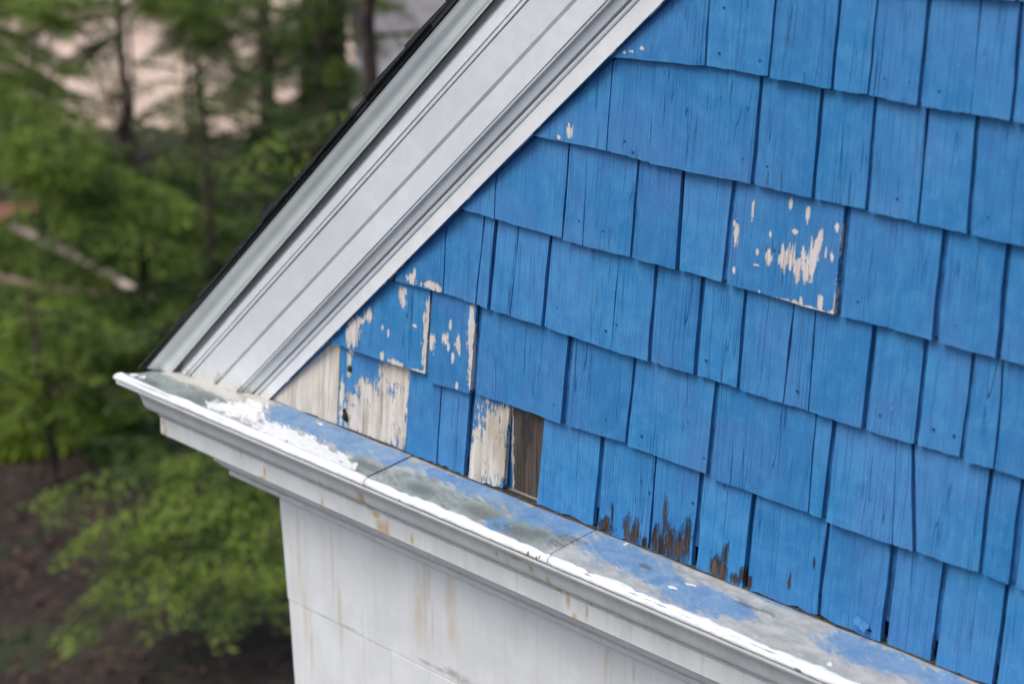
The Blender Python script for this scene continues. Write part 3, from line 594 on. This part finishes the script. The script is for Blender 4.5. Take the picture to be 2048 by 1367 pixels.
# ---------------------------------------------------------------- roof (slab and lapped courses; only its edge shows from the front)
c8 = rk('c8')
th = math.atan(.89); du, dv = math.cos(th), math.sin(th); pu, pv = -dv, du       # along the slope, square to it
def roofpt(t, h, n):  # t along the slope, h above the crown edge, n outwards
    u = c7[0] + t; v = -.05 + c7[2]*t
    wid = 1 + t*.10
    return P3(u + pu*h*wid, n, v + pv*h*wid)
roof = mesh('roof', [roofpt(t, h, n) for t in (-.06, 12) for h in (.004, .030) for n in (.40, -14)], [(0, 1, 5, 4), (2, 6, 7, 3), (0, 4, 6, 2), (1, 3, 7, 5), (0, 2, 3, 1), (4, 5, 7, 6)], M_ROOF, house)
t = -.09
while t < 10.5:
    L = 1.05; a = random.uniform(.395, .445); b = a + random.uniform(-.02, .02); hh = random.uniform(.055, .092)
    V = [roofpt(t, .030 + .012, a), roofpt(t, hh + .012, a), roofpt(t + L, .031, b), roofpt(t + L, .040, b)]
    V += [roofpt(t, .030 + .012, -14), roofpt(t, hh + .012, -14), roofpt(t + L, .031, -14), roofpt(t + L, .040, -14)]
    # a ragged outer edge
    mesh('roof_shingle', V, [(0, 2, 3, 1), (0, 1, 5, 4), (1, 3, 7, 5), (0, 4, 6, 2), (2, 6, 7, 3), (4, 5, 7, 6)], M_ROOF, roof)
    t += random.uniform(.60, .78)
# the rest of the roof plane's underside and a plain rear
# ---------------------------------------------------------------- ledge
K_ = -1.48
ledge = mesh('ledge', [P3(u, n, -.1*n - .05) for u, n in ((-1.2, -.16), (UMAX, -.16), (UMAX, .66), (K_ - .66, .66))], [(0, 1, 2, 3)], M_SHEATH, house)
def sheet(u0, u1, first, lift):
    nu = max(8, int((u1 - u0)*7)); nn = 9; V = []; F = []
    for i in range(nu + 1):
        for j in range(nn + 1):
            n = -.15 + (.76 + .15)*j/nn
            a = u0 if not first else K_ - max(n, -.15) + .02
            if first: a = K_ - n if n > .2 else K_ - .2 + (.2 - n)*.1
            u = a + (u1 - a)*i/nu
            if i in (0, nu) and not (first and i == 0): u += .02*n
            z = -.1*n + lift + .010*mnoise.noise(Vector((u*1.3, n*2, 3)))
            if n < .1: z += .006*mnoise.noise(Vector((u*3, 0, 9)))
            V.append(P3(u, n, z))
    W = nn + 1
    for i in range(nu):
        for j in range(nn): a = i*W + j; F.append((a, a+1, a+1+W, a+W))
    top = len(V); V2 = [(x, y, z - .012) for x, y, z in V]
    rim = []
    edge = [j for j in range(W)] + [i*W + nn for i in range(1, nu+1)] + [nu*W + j for j in range(nn-1, -1, -1)] + [i*W for i in range(nu-1, 0, -1)]
    allV = V + [V2[e_] for e_ in edge]; m = len(edge)
    for k in range(m): F.append((edge[k], top + k, top + (k+1) % m, edge[(k+1) % m]))
    return mesh('flashing_sheet', allV, F, M_LEDGE, ledge, smooth=False)
CUT = (2.72, 5.66)
sheet(0, CUT[0] - .012, True, -.012); sheet(CUT[0] + .006, CUT[1] - .016, False, -.020); sheet(CUT[1] + .006, UMAX, False, -.012)
def lip(u0, u1, first):
    ring = [(.682, -.086), (.690, -.074), (.714, -.071), (.742, -.078), (.762, -.092), (.777, -.116), (.781, -.140), (.772, -.156), (.720, -.160), (.700, -.12)]
    nu = max(10, int((u1 - u0)*11)); V = []; F = []; m = len(ring)
    for i in range(nu + 1):
        for j, (n, v) in enumerate(ring):
            a = K_ - n if first else u0
            u = a + (u1 - a)*i/nu
            k1 = mnoise.noise(Vector((u*3.1, .2, 5))); k2 = mnoise.noise(Vector((u*9, .7, 8))); k3 = mnoise.noise(Vector((u*1.1, 4, 2)))
            dn = (-.045*k1 - .026*k2 - .035*k3) if j in (0, 1, 2) else (.006*k1 + .004*k2)
            if first: dn *= .6
            V.append(P3(u, n + dn, v + (.008*k2 + .012*k3 if j < 7 else .008*k2)))
    for i in range(nu):
        for j in range(m): F.append((i*m + j, i*m + (j+1) % m, (i+1)*m + (j+1) % m, (i+1)*m + j))
    F.append(tuple(range(m))); F.append(tuple(reversed(range(nu*m, nu*m + m))))
    o = mesh('drip_edge', V, F, M_LIP, ledge, smooth=True); return o
lip(0, CUT[0] + .055, True); lip(CUT[0] + .062, CUT[1] + .055, False); lip(CUT[1] + .064, UMAX, False)
# caulk bead between shingles and ledge, coloured dark to draw the contact shadow
V = []; F = []
for i in range(180):
    u = -.05 + i*(UMAX)/180; q = .004 + .012*mnoise.noise(Vector((u*4, 1, 1)))
    for n, v in ((-.08, .006), (-.008 + q*.5, .008 + q*.3), (.010 + q, -.006)): V.append(P3(u, n, v - .008))
for i in range(179):
    for j in range(2): F.append((i*3+j, i*3+j+1, i*3+j+4, i*3+j+3))
mesh('caulk', V, F, simple('contact_shadow_caulk', (.045, .038, .030), .9, .5, 9), ledge)

# ---------------------------------------------------------------- cornice, mitred round the corner
def sweep(name, prof, mat, parent, nseg=26, smooth=False, wav=.002):
    V = []; F = []; m = len(prof)
    st = [('b', 14), ('b', 4), ('b', 1)] + [('f', i/nseg) for i in range(nseg + 1)]
    for kk, t in st:
        for n, v in prof:
            c = K_ - n
            wv = wav*mnoise.noise(Vector((t*30 if kk == 'f' else 0, n*3, v*3)))
            if kk == 'b': V.append(P3(c, n - t, v))
            else: V.append(P3(c + (UMAX - c)*t, n + wv, v + wv))
    for j in range(len(st) - 1):
        for i in range(m - 1): a = j*m + i; F.append((a, a+1, a+m+1, a+m))
    return mesh(name, V, F, mat, parent)
cornice = sweep('cornice', [(.30, -.30), (.30, -.88), (-.30, -.88), (-.30, -.9)], M_TRIM, house)
sweep('drip_moulding', [(.66, -.155), (.728, -.158), (.734, -.168), (.752, -.176), (.757, -.196), (.750, -.218), (.738, -.226), (.700, -.230), (.64, -.230)], M_TRIM, cornice)
cy = [(.68, -.224), (.672, -.236), (.635, -.262), (.590, -.300), (.558, -.345), (.538, -.395), (.526, -.445), (.515, -.490), (.498, -.530), (.470, -.562), (.435, -.582), (.410, -.590)]
cy += [(.405, -.600), (.400, -.610), (.372, -.614), (.372, -.628), (.392, -.632), (.392, -.640), (.376, -.646)]
sweep('crown_moulding', cy, M_TRIM, cornice)
sweep('corona_board', [(.376, -.646), (.352, -.652), (.352, -.662), (.370, -.668), (.370, -.885), (.362, -.893), (.330, -.893), (.325, -.885), (-.34, -.885)], M_TRIM, cornice)
sweep('bed_moulding', [(-.06, -.89), (-.06, -1.15), (-.10, -1.17), (-.10, -1.245), (-.115, -1.252), (-.145, -1.252), (-.145, -1.285), (-.165, -1.315), (-.20, -1.345), (-.235, -1.358), (-.262, -1.362), (-.262, -1.380), (-.240, -1.386), (-.238, -1.438), (-.250, -1.450), (-.40, -1.455)], M_TRIM, cornice)
# ---------------------------------------------------------------- white wall below, laid in large panels with hairline joints
NW = -.4; GROUND = -Z0/E
def panel(u0, u1, v0, v1, lean0=0, lean1=0, dn=0, name='wall_panel'):
    V = [P3(u0 + lean0, NW + dn, v0), P3(u1, NW + dn, v0), P3(u1, NW + dn, v1), P3(u0 + lean1, NW + dn, v1)]
    b = .008
    Vf = [P3(u0 + lean0 + b, NW + dn, v0 + b), P3(u1 - b, NW + dn, v0 + b), P3(u1 - b, NW + dn, v1 - b), P3(u0 + lean1 + b, NW + dn, v1 - b)]
    Vm = [P3(u0 + lean0, NW + dn - b, v0), P3(u1, NW + dn - b, v0), P3(u1, NW + dn - b, v1), P3(u0 + lean1, NW + dn - b, v1)]
    Vb = [P3(u0 + lean0, NW - .3, v0), P3(u1, NW - .3, v0), P3(u1, NW - .3, v1), P3(u0 + lean1, NW - .3, v1)]
    F = [(0, 1, 2, 3)] + [(i, i+4, (i+1) % 4 + 4, (i+1) % 4) for i in range(4)] + [(i+4, i+8, (i+1) % 4 + 8, (i+1) % 4 + 4) for i in range(4)]
    mesh(name, Vf + Vm + Vb, F, M_WALL, wall)
bodyV, bodyF = box(-.15*E + .02, UMAX*E, .62*E, 16*E, 0, Z0 - .4*E)
wall = mesh('wall', bodyV, bodyF, M_WALL, house)
lean = lambda v: .0785*(-1.513 - v)
U0 = -.395
top = -1.44
jo = .005
levels = [top, -2.925, -5.4, -8, -10.6, -13.2, -15.8, -18.4, -21, -23.6, GROUND]
for k in range(len(levels) - 1):
    v1, v0 = levels[k] - (jo if k else 0), levels[k+1] + jo
    la, lb = (lean(max(v0, -4.8)), lean(max(v1, -4.8)))
    if k == 0: cuts = [U0, UMAX]
    elif k % 2: cuts = [U0, 1.76, 6.2, 10.4, UMAX]
    else: cuts = [U0, 3.9, 8.4, UMAX]
    for i in range(len(cuts) - 1):
        panel(cuts[i] + (jo if i else 0), cuts[i+1] - jo, v0, v1, la if i == 0 else 0, lb if i == 0 else 0, dn=(-.012 if (k == 1 and i == 0) else (.0 if k else .004)))
V, F = box(-.10*E, -.02*E, .70*E, 16*E, 0, Z0 - .3*E); mesh('side_wall', V, F, M_WALL, house)

# ================================================================ the yard behind
def flat(name, mk, **kw):
    return None
def ground_mat():
    s = NT('leaf_litter_soil', local=False); 
    n = s.noise(.5, 4); m = s.noise(4, 5, .7); f = s.noise(22, 4, .7)
    c = s.mix(s.mr(n, .4, .62), (.026, .019, .015), (.050, .036, .028)); c = s.mix(s.mr(m, .5, .68, 0, .6), c, (.090, .055, .042))
    c = s.mix(s.mr(f, .56, .7, 0, .7), c, (.12, .080, .060)); c = s.mix(s.mr(s.noise(1.1, 4, off=7), .55, .66, 0, .7), c, (.035, .055, .018))
    s.col(c); s.rough(.95); s.bump(f, .03); return s.m
M_GROUND = ground_mat()
def yardmat(name, a, b, sc_=1.5, r=.9):
    s = NT(name, local=False); n = s.noise(sc_, 5, .6); c = s.mix(s.mr(n, .38, .64), a, b); s.col(c); s.rough(r); s.bump(s.noise(sc_*12, 3), .01); return s.m
M_GRAVEL = yardmat('pale_gravel', (.56, .40, .30), (.74, .56, .44), .9)
M_ROAD = yardmat('worn_asphalt', (.20, .175, .175), (.27, .24, .24), .8)
M_BANK = yardmat('red_brown_soil', (.16, .075, .04), (.26, .13, .07), 2)
M_BARK = yardmat('bark', (.030, .022, .018), (.10, .070, .055), 5)
M_BIRCH = yardmat('pale_dead_wood', (.12, .09, .07), (.46, .38, .32), 2.5)
M_GRASS = yardmat('grass_blades', (.12, .19, .02), (.20, .26, .03), 2)
def sheet_poly(name, pts, z, mat):
    return mesh(name, [(x, y, z) for x, y in pts], [tuple(range(len(pts)))], mat, None, kind='structure')
N = 60; V = []; F = []
for i in range(N + 1):
    for j in range(N + 1):
        x = -200 + 400*i/N; y = -200 + 400*j/N; V.append((x, y, 0))
for i in range(N):
    for j in range(N): a = i*(N+1) + j; F.append((a, a+N+1, a+N+2, a+1))
mesh('ground', V, F, M_GROUND, None, kind='structure', centre=False)
def wobbly(pts, amp=.3, sub=6):
    out = []
    for i, p in enumerate(pts):
        q = pts[(i+1) % len(pts)]
        for k in range(sub):
            t = k/sub; x = p[0] + (q[0]-p[0])*t; y = p[1] + (q[1]-p[1])*t
            out.append((x + amp*mnoise.noise(Vector((x*.7, y*.7, 1))), y + amp*mnoise.noise(Vector((x*.7, y*.7, 7)))))
    return out
sheet_poly('gravel_yard', wobbly([(-24.9, 12.0), (-23.2, 13.5), (-21.2, 15.2), (-25.0, 20.8), (-34, 26), (-42, 18), (-33, 10.5)], .5), .004, M_GRAVEL)
sheet_poly('road', wobbly([(-20.4, 16.4), (-17.5, 18.6), (-26, 31), (-33, 27)], .3), .008, M_ROAD)
sheet_poly('bare_bank', wobbly([(-20.6, 9.6), (-19.2, 11.5), (-18.3, 11.2), (-18.8, 9.2)], .2), .012, M_BANK)
sheet_poly('dirt_path', wobbly([(-18.6, 8.6), (-17.9, 10.2), (-14.0, 9.5), (-14.6, 8.6)], .2), .004, yardmat('path_soil', (.17, .12, .09), (.30, .22, .17), 3))

def leaf_mat(name, a, b, c):
    s = NT(name, local=False); n = s.noise(2.6, 3); m = s.noise(11, 3, off=4)
    col = s.mix(s.mr(n, .42, .58), a, b); col = s.mix(s.mr(m, .5, .7, 0, .7), col, c)  # leaf tone varies; the contrast also paints in bright tops and shaded gaps
    s.col(col); s.rough(.6)
    tr = s.n('BsdfTranslucent'); s.l(col, tr.inputs['Color']); mx = s.n('MixShader'); mx.inputs[0].default_value = .45
    s.l(s.b.outputs[0], mx.inputs[1]); s.l(tr.outputs[0], mx.inputs[2]); s.l(mx.outputs[0], s.out.inputs[0]); return s.m
LEAF = [leaf_mat('hemlock_green', (.065, .105, .028), (.165, .235, .044), (.26, .34, .07)),
        leaf_mat('dark_green', (.040, .070, .024), (.10, .155, .038), (.16, .23, .05)),
        leaf_mat('bright_green', (.085, .135, .028), (.235, .325, .050), (.34, .42, .08))]

def spray_points(p0, p1, width, dens=1.0):
    """leaf centres and directions of one flat, drooping frond"""
    p0 = np.array(p0, float); p1 = np.array(p1, float); ax = p1 - p0; L = np.linalg.norm(ax); d = ax/L
    side = np.cross(d, (0, 0, 1)); side /= max(np.linalg.norm(side), 1e-3)
    C = []; D = []
    nt_ = int(L/.055*dens) + 3
    for i in range(nt_):
        t = (i + rng.random())/nt_
        t = .08 + .92*t
        prof = math.sin(math.pi*min(1, .18 + t*.80))**.7
        for sg in (-1, 1):
            tl = width*prof*rng.uniform(.55, 1.1)
            base = p0 + ax*t + np.array([0, 0, .06*L*math.sin(math.pi*t)])
            dr = d*.75 + side*sg; dr /= np.linalg.norm(dr); dr[2] -= rng.uniform(.05, .30)
            m = max(2, int(tl/.034*dens))
            s_ = (np.arange(m) + rng.random(m))/m
            pts = base + dr*(s_*tl)[:, None]; pts[:, 2] -= .22*(s_*tl)**2/max(width, .1)
            pts += rng.normal(0, .018, pts.shape)
            C.append(pts); D.append(np.repeat(dr[None], m, 0) + rng.normal(0, .35, (m, 3)))
    return np.concatenate(C), np.concatenate(D)
def leaves(name, C, D, size, mat, parent):
    n = len(C); D = D/np.linalg.norm(D, axis=1)[:, None]
    up = np.array([0, 0, 1.]) + rng.normal(0, .35, (n, 3)); S = np.cross(D, up); S /= np.linalg.norm(S, axis=1)[:, None]
    l = (size*rng.uniform(.7, 1.35, n))[:, None]; w_ = l*.38
    q = np.stack([C - D*l*.5, C + S*w_*.5, C + D*l*.5, C - S*w_*.5], 1)
    c0 = q.reshape(-1, 3).mean(0)
    me = bpy.data.meshes.new(name); me.vertices.add(4*n); me.vertices.foreach_set('co', (q.reshape(-1, 3) - c0).ravel())
    me.loops.add(4*n); me.loops.foreach_set('vertex_index', np.arange(4*n)); me.polygons.add(n)
    me.polygons.foreach_set('loop_start', np.arange(n)*4); me.update(calc_edges=True); me.materials.append(mat)
    o = bpy.data.objects.new(name, me); COL.objects.link(o); o.parent = parent; o.location = Vector(c0) - (parent.location if parent else Vector()); o['kind'] = 'stuff'
    return o
def hemlock(name, x, y, h, r, label, leafm, extra=(), nrand=10, z0=2.2, wide=.30, size=.070, dup=True, group='trees in the yard behind the house', lean=(0, 0), reach=1.5, dens=1.0):
    t = empty(name, (x, y, 0), label, 'tree', group)
    pts = [(x + lean[0]*k/8*h + random.uniform(-.5, .5)*r, y + lean[1]*k/8*h + random.uniform(-.5, .5)*r, -.1 + (h + .1)*k/8) for k in range(9)]
    V, F = tube(pts, [r*(1.25 if k == 0 else 1) * (1 - .85*k/8) + .006 for k in range(9)], 10, .06)
    mesh('trunk', V, F, M_BARK, t)
    def axis(z): k = max(0, min(.999, z/h))*8; i = int(k); a, b = Vector(pts[i]), Vector(pts[i+1]); return a.lerp(b, k - i)
    limbs = []; C = []; D = []
    extra = list(extra) + [] if not dup else list(extra) + [(p, (q[0] + random.uniform(-.35, .35), q[1] + random.uniform(-.35, .35), q[2] + random.uniform(-.25, .22))) for p, q in extra]
    for p, q in extra:
        a = axis(p[2]); start = Vector(p)
        if (start - a).length > .15: start2 = [tuple(a + Vector((0, 0, -.02))), tuple(start), q]
        else: start2 = [tuple(a), tuple((Vector(a) + Vector(q))/2 + Vector((0, 0, .05))), q]
        limbs.append(tube(start2, [.022, .014, .004], 5))
        L = (Vector(q) - Vector(p)).length
        c, d = spray_points(p, q, max(.22, min(.55, L*wide)), dens); C.append(c); D.append(d)
        # smaller side fronds give the layer depth
        for k in range(2):
            f = random.uniform(.25, .8); b = Vector(p).lerp(Vector(q), f); dirn = (Vector(q) - Vector(p)); dirn.z = 0; dirn.normalize()
            sd = Vector((-dirn.y, dirn.x, 0))*random.choice((-1, 1)); e_ = b + (dirn*.5 + sd*.8)*L*random.uniform(.2, .38) + Vector((0, 0, -random.uniform(.05, .18)))
            c, d = spray_points(tuple(b), tuple(e_), .16 + L*.06, dens); C.append(c); D.append(d)
    for k in range(nrand):
        z = z0 + (h - z0)*(k + random.random())/nrand; a = random.uniform(0, 2*math.pi); L = reach*(1 - .75*(z - z0)/(h - z0 + .01))*random.uniform(.7, 1.15) + .2
        p = axis(min(z, h*.98)); q = p + Vector((math.cos(a)*L, math.sin(a)*L, -.18*L + random.uniform(-.1, .15)))
        limbs.append(tube([tuple(p), tuple(p.lerp(q, .5) + Vector((0, 0, .06*L))), tuple(q)], [.018, .012, .004], 5))
        c, d = spray_points(tuple(p), tuple(q), max(.2, L*.33), .8*dens); C.append(c); D.append(d)
    V, F = join(limbs); mesh('branch', V, F, M_BARK, t, kind='stuff')
    leaves('foliage', np.concatenate(C), np.concatenate(D), size, leafm, t)
    return t
BRANCHES = {
 'A': ((-14.71, 6.64), [((-14.48,7.08,2.83),(-12.88,7.83,2.25)), ((-14.32,6.96,2.49),(-12.23,7.92,1.88)), ((-14.04,6.84,2.31),(-11.82,8.17,1.68)), ((-13.23,6.24,1.24),(-11.73,6.85,1.07)), ((-13.24,6.22,0.87),(-11.37,7.05,0.66)), ((-13.19,6.31,0.57),(-11.77,6.78,0.34)), ((-14.93,7.30,3.18),(-14.28,8.42,2.63)), ((-12.32,5.82,0.52),(-11.46,6.32,0.30)), ((-13.11,6.46,2.87),(-11.75,6.81,2.46)), ((-13.09,6.50,2.28),(-11.32,7.48,1.58)), ((-12.29,5.87,1.33),(-10.73,6.55,1.15)), ((-13.51,6.77,2.59),(-12.02,7.32,2.11))]),
 'B': ((-18.32, 11.40), [((-18.25,11.50,2.54),(-18.45,10.22,2.36)), ((-18.25,11.51,2.60),(-17.21,12.14,2.35)), ((-18.24,11.52,2.78),(-16.97,11.62,2.68)), ((-18.26,11.49,2.30),(-18.32,10.45,1.93)), ((-18.30,11.42,0.63),(-17.95,10.09,1.08)), ((-18.29,11.44,1.19),(-18.15,12.54,1.50)), ((-17.89,11.14,0.56),(-16.91,11.70,0.82)), ((-18.25,11.51,2.60),(-18.18,9.69,2.74)), ((-18.30,11.43,0.82),(-18.97,11.29,2.24))]),
 'C': ((-18.13, 14.26), [((-17.69,14.00,2.47),(-17.55,12.53,2.27)), ((-17.70,14.00,2.34),(-16.78,14.34,1.84)), ((-17.70,14.00,2.15),(-17.45,12.66,1.83)), ((-17.70,14.00,2.09),(-17.31,12.01,1.32)), ((-17.71,13.99,1.70),(-16.48,13.92,1.12)), ((-17.71,13.98,1.51),(-17.26,12.93,0.76)), ((-17.72,13.97,0.92),(-16.57,13.81,0.55)), ((-17.33,13.66,0.64),(-16.87,12.61,0.12)), ((-17.33,13.65,0.51),(-17.19,12.17,0.38)), ((-17.33,13.65,0.44),(-15.80,13.17,0.03)), ((-17.69,14.01,2.66),(-17.23,12.96,1.95)), ((-17.69,14.01,2.66),(-16.57,14.59,2.28)), ((-17.70,13.99,1.89),(-16.33,13.32,1.47))]),
 'D': ((-13.48, 8.39), [((-13.42,8.48,1.57),(-12.28,8.72,1.40)), ((-13.42,8.47,1.47),(-13.60,7.62,1.34)), ((-13.36,8.39,1.20),(-12.19,8.86,0.85)), ((-13.36,8.38,1.10),(-13.70,7.44,1.00)), ((-13.20,8.26,0.85),(-12.06,8.17,0.67)), ((-13.20,8.26,0.80),(-12.98,7.30,0.70)), ((-13.42,8.47,1.87),(-12.82,8.83,1.72)), ((-13.19,8.27,0.65),(-12.54,7.43,0.38)), ((-13.42,8.47,1.92),(-13.89,8.11,1.70))]),
 'E': ((-8.41, 7.20), [((-7.91,6.23,1.16),(-8.30,4.40,1.04)), ((-7.91,6.23,1.08),(-8.12,4.11,0.74)), ((-7.80,6.04,1.04),(-7.58,4.05,0.48)), ((-7.76,5.93,1.08),(-7.25,4.20,0.44)), ((-7.60,5.80,1.05),(-6.80,4.51,0.44)), ((-7.60,5.80,0.90),(-6.72,4.98,0.46)), ((-7.99,6.11,1.16),(-8.14,5.04,1.10)), ((-8.01,5.59,1.22),(-7.48,4.94,0.95)), ((-7.71,5.32,1.00),(-7.17,4.50,0.57)), ((-7.97,5.30,1.15),(-7.68,4.26,0.65)), ((-7.53,5.56,0.79),(-6.93,4.85,0.54)), ((-8.06,4.97,0.99),(-7.96,4.18,0.91)), ((-8.39,5.20,1.10),(-8.45,4.14,1.07)), ((-7.71,4.60,0.83),(-7.62,3.78,0.43)), ((-8.14,6.41,1.20),(-8.41,5.53,1.12)), ((-7.56,5.86,0.89),(-7.32,4.46,0.71)), ((-7.56,5.86,1.04),(-7.74,4.35,0.89)), ((-8.03,6.23,1.04),(-8.03,4.83,1.00))]),
 'F': ((-11.71, 7.97), [((-11.69,8.00,1.22),(-11.45,7.28,0.95)), ((-11.69,8.00,1.41),(-11.51,8.59,1.14)), ((-11.69,7.99,1.03),(-11.36,7.05,0.75)), ((-11.85,8.13,1.54),(-11.77,8.58,1.66)), ((-11.62,7.93,0.82),(-11.00,7.05,0.47)), ((-11.62,7.93,0.87),(-11.38,6.46,0.88))]),
 'G': ((-10.95, 5.81), [((-11.04,5.86,0.79),(-10.93,5.44,1.05)), ((-11.04,5.86,0.84),(-10.57,6.05,0.99)), ((-11.04,5.86,0.92),(-11.19,5.79,1.16)), ((-11.03,5.87,0.66),(-10.63,5.97,0.61))]),
 'H': ((-15.75, 11.61), [((-15.73,11.64,1.03),(-15.66,10.88,0.81)), ((-15.72,11.64,1.09),(-14.99,11.78,0.72)), ((-15.73,11.63,0.62),(-15.63,10.91,0.46)), ((-15.73,11.63,0.73),(-15.00,11.77,0.31)), ((-15.58,11.50,0.43),(-14.74,11.28,0.16)), ((-15.72,11.64,1.21),(-15.85,11.47,1.50))]),
 'J': ((-21.07, 10.65), [((-20.99,10.82,2.68),(-19.03,11.20,2.48)), ((-20.99,10.80,2.43),(-18.97,11.29,2.17)), ((-21.00,10.78,2.17),(-19.14,11.01,1.81)), ((-21.02,10.76,1.85),(-19.22,10.89,1.44)), ((-21.03,10.74,1.53),(-19.07,11.14,1.18)), ((-21.04,10.71,1.14),(-19.27,10.80,0.88)), ((-20.95,10.88,2.81),(-18.35,11.35,2.73)), ((-20.13,10.30,1.45),(-18.07,10.86,1.19))]),
 'K': ((-21.13, 14.39), [((-21.07,14.48,2.32),(-19.97,12.53,2.24)), ((-21.07,14.48,2.25),(-19.69,12.95,1.96)), ((-21.07,14.48,2.32),(-19.06,13.86,2.13)), ((-21.07,14.48,2.11),(-19.39,14.25,1.65)), ((-21.08,14.47,1.90),(-19.30,13.52,1.55)), ((-21.08,14.47,1.83),(-19.63,13.04,1.70)), ((-21.06,14.49,2.46),(-19.79,12.80,2.42)), ((-21.08,14.46,1.62),(-19.16,13.72,1.01))]),
 'I': ((-9.78, 6.19), [((-9.77,6.21,0.57),(-9.81,5.77,0.75)), ((-9.77,6.21,0.57),(-9.38,6.42,0.67)), ((-9.77,6.20,0.44),(-9.62,5.51,0.59)), ((-9.76,6.21,0.74),(-9.82,6.13,1.08))]),
}

def B(k): return BRANCHES[k]
hemlock('hemlock_tree', *B('A')[0], 7.5, .11, 'bright green hemlock at the left edge with long layered drooping fronds', LEAF[2], B('A')[1], 16, 3.0, wide=.30)
hemlock('sapling_tree', *B('B')[0], 6.5, .055, 'slim dark trunked tree standing in front of the pale gravel yard', LEAF[2], B('B')[1], 10, 3.6, wide=.28)
hemlock('hemlock_tree', *B('C')[0], 12, .36, 'thick brown trunked tree just left of the white rake trim', LEAF[0], B('C')[1], 20, 4.2, reach=2.4)
hemlock('hemlock_tree', *B('J')[0], 9, .09, 'bright hemlock in the upper left corner beyond the layered one', LEAF[2], B('J')[1], 14, 4.0, wide=.30)
hemlock('hemlock_tree', *B('K')[0], 8.5, .035, 'hemlock whose fronds hang over the pale gravel yard', LEAF[0], B('K')[1], 12, 4.5, wide=.30)
hemlock('hemlock_tree', *B('D')[0], 3.3, .055, 'young hemlock in the middle of the yard behind the fallen log', LEAF[0], B('D')[1], 6, 1.8, reach=.7)
hemlock('hemlock_tree', *B('E')[0], 6.5, .10, 'hemlock beside the white wall with fan shaped fronds hanging over bare soil', LEAF[2], B('E')[1], 10, 3.4, wide=.19, size=.06, dup=False)
hemlock('hemlock_tree', *B('F')[0], 3.0, .05, 'dark young hemlock behind the tip of the ledge', LEAF[0], B('F')[1], 8, 1.3, reach=.8)
hemlock('sapling_tree', *B('G')[0], 1.75, .045, 'small leaning stem with thin fronds beside the yellow green grass', LEAF[2], B('G')[1], 3, 1.2, reach=.45, lean=(-.06, -.04))
hemlock('hemlock_tree', *B('H')[0], 3.6, .05, 'shaded young hemlock right of the pale gravel yard', LEAF[1], B('H')[1], 12, .8, reach=.9)
hemlock('hemlock_tree', *B('I')[0], 1.6, .035, 'low dark hemlock growing under the cornice', LEAF[1], B('I')[1], 5, .4, reach=.7)
for x, y, h, r, l in [(-19.8, 14.6, 8, .12, 'dark hemlock behind the thick trunk'), (-16.4, 11.0, 2.6, .05, 'low shaded hemlock left of the thick trunk'), (-15.6, 12.3, 3.4, .05, 'bushy hemlock under the white rake trim'), (-17.4, 9.6, 1.8, .03, 'small hemlock at the end of the gravel yard'), (-13.0, 9.6, 1.9, .035, 'dark bushy hemlock below the roof edge')]:
    hemlock('hemlock_tree', x, y, h, r, l, LEAF[1] if h > 3 else LEAF[0], (), 26, .35, reach=min(1.5, h*.42))
for x, y, h in [(-44, 20, 14), (-40, 30, 13), (-34, 34, 12), (-50, 28, 15), (-28, 36, 12), (-38, 10, 13), (-30, 5, 12), (-22, 3, 9)]:
    hemlock('hemlock_tree', x, y, h, .18, 'tall green hemlock far beyond the gravel yard and the road', LEAF[0], (), 46, 1.0, reach=2.8, size=.16, dens=.45, group='tall hemlocks at the back of the yard')
for x, y, h, l in [(-9, 11.5, 4.5, 'bushy hemlock behind the house, nearest to its side wall'), (-13.5, 17, 6.5, 'mid sized hemlock behind the house by the road'), (-7, 15, 5.5, 'hemlock behind the house farther from the yard'), (-17, 23, 8, 'tall hemlock behind the house at the road edge'), (-11, 22, 7.5, 'tall hemlock behind the house beyond the bushy one')]:
    hemlock('hemlock_tree', x, y, h, .09, l, LEAF[0], (), 26, .5, reach=min(2.0, h*.38), dens=.7, size=.09)
# grass, saplings of ground cover and litter
def scatter(name, n, region, size, mat, z, up=.0):
    xs = rng.uniform(region[0], region[1], n); ys = rng.uniform(region[2], region[3], n)
    C = np.stack([xs, ys, np.full(n, z) + rng.uniform(0, .02, n)], 1); D = rng.normal(0, 1, (n, 3)); D[:, 2] = rng.normal(up, .25, n)
    return leaves(name, C, D, size, mat, None)
scatter('leaf_litter', 9000, (-14, -5, 2, 11), .085, yardmat('dry_leaves', (.05, .032, .025), (.15, .09, .07), 9), .01)
def grass(name, cx, cy, rx, ry, n, mat, hgt=.14):
    a = rng.uniform(0, 2*math.pi, n); r = np.sqrt(rng.random(n)); C = np.stack([cx + np.cos(a)*r*rx, cy + np.sin(a)*r*ry, np.full(n, hgt*.45)], 1)
    D = rng.normal(0, .35, (n, 3)); D[:, 2] = 1; return leaves(name, C, D, hgt, mat, None)
grass('grass', -12.3, 6.35, .75, .9, 2600, M_GRASS)
grass('ground_cover', -14.4, 8.0, 1.6, 1.5, 5000, LEAF[0], .12)
grass('ground_cover', -17.0, 10.6, 2.0, 1.8, 5000, LEAF[0], .16)
grass('ground_cover', -11.2, 7.2, .8, .9, 1600, LEAF[1], .12)
V, F = tube([(-18.3, 9.75, .12), (-17.2, 9.62, .14), (-16.1, 9.5, .12), (-14.7, 9.3, .10)], [.075, .07, .055, .04], 10, .15)
lg = mesh('fallen_log', V, F, M_BIRCH, None); lg['label'] = 'pale bleached log lying on the ground beside the dirt path'; lg['category'] = 'log'
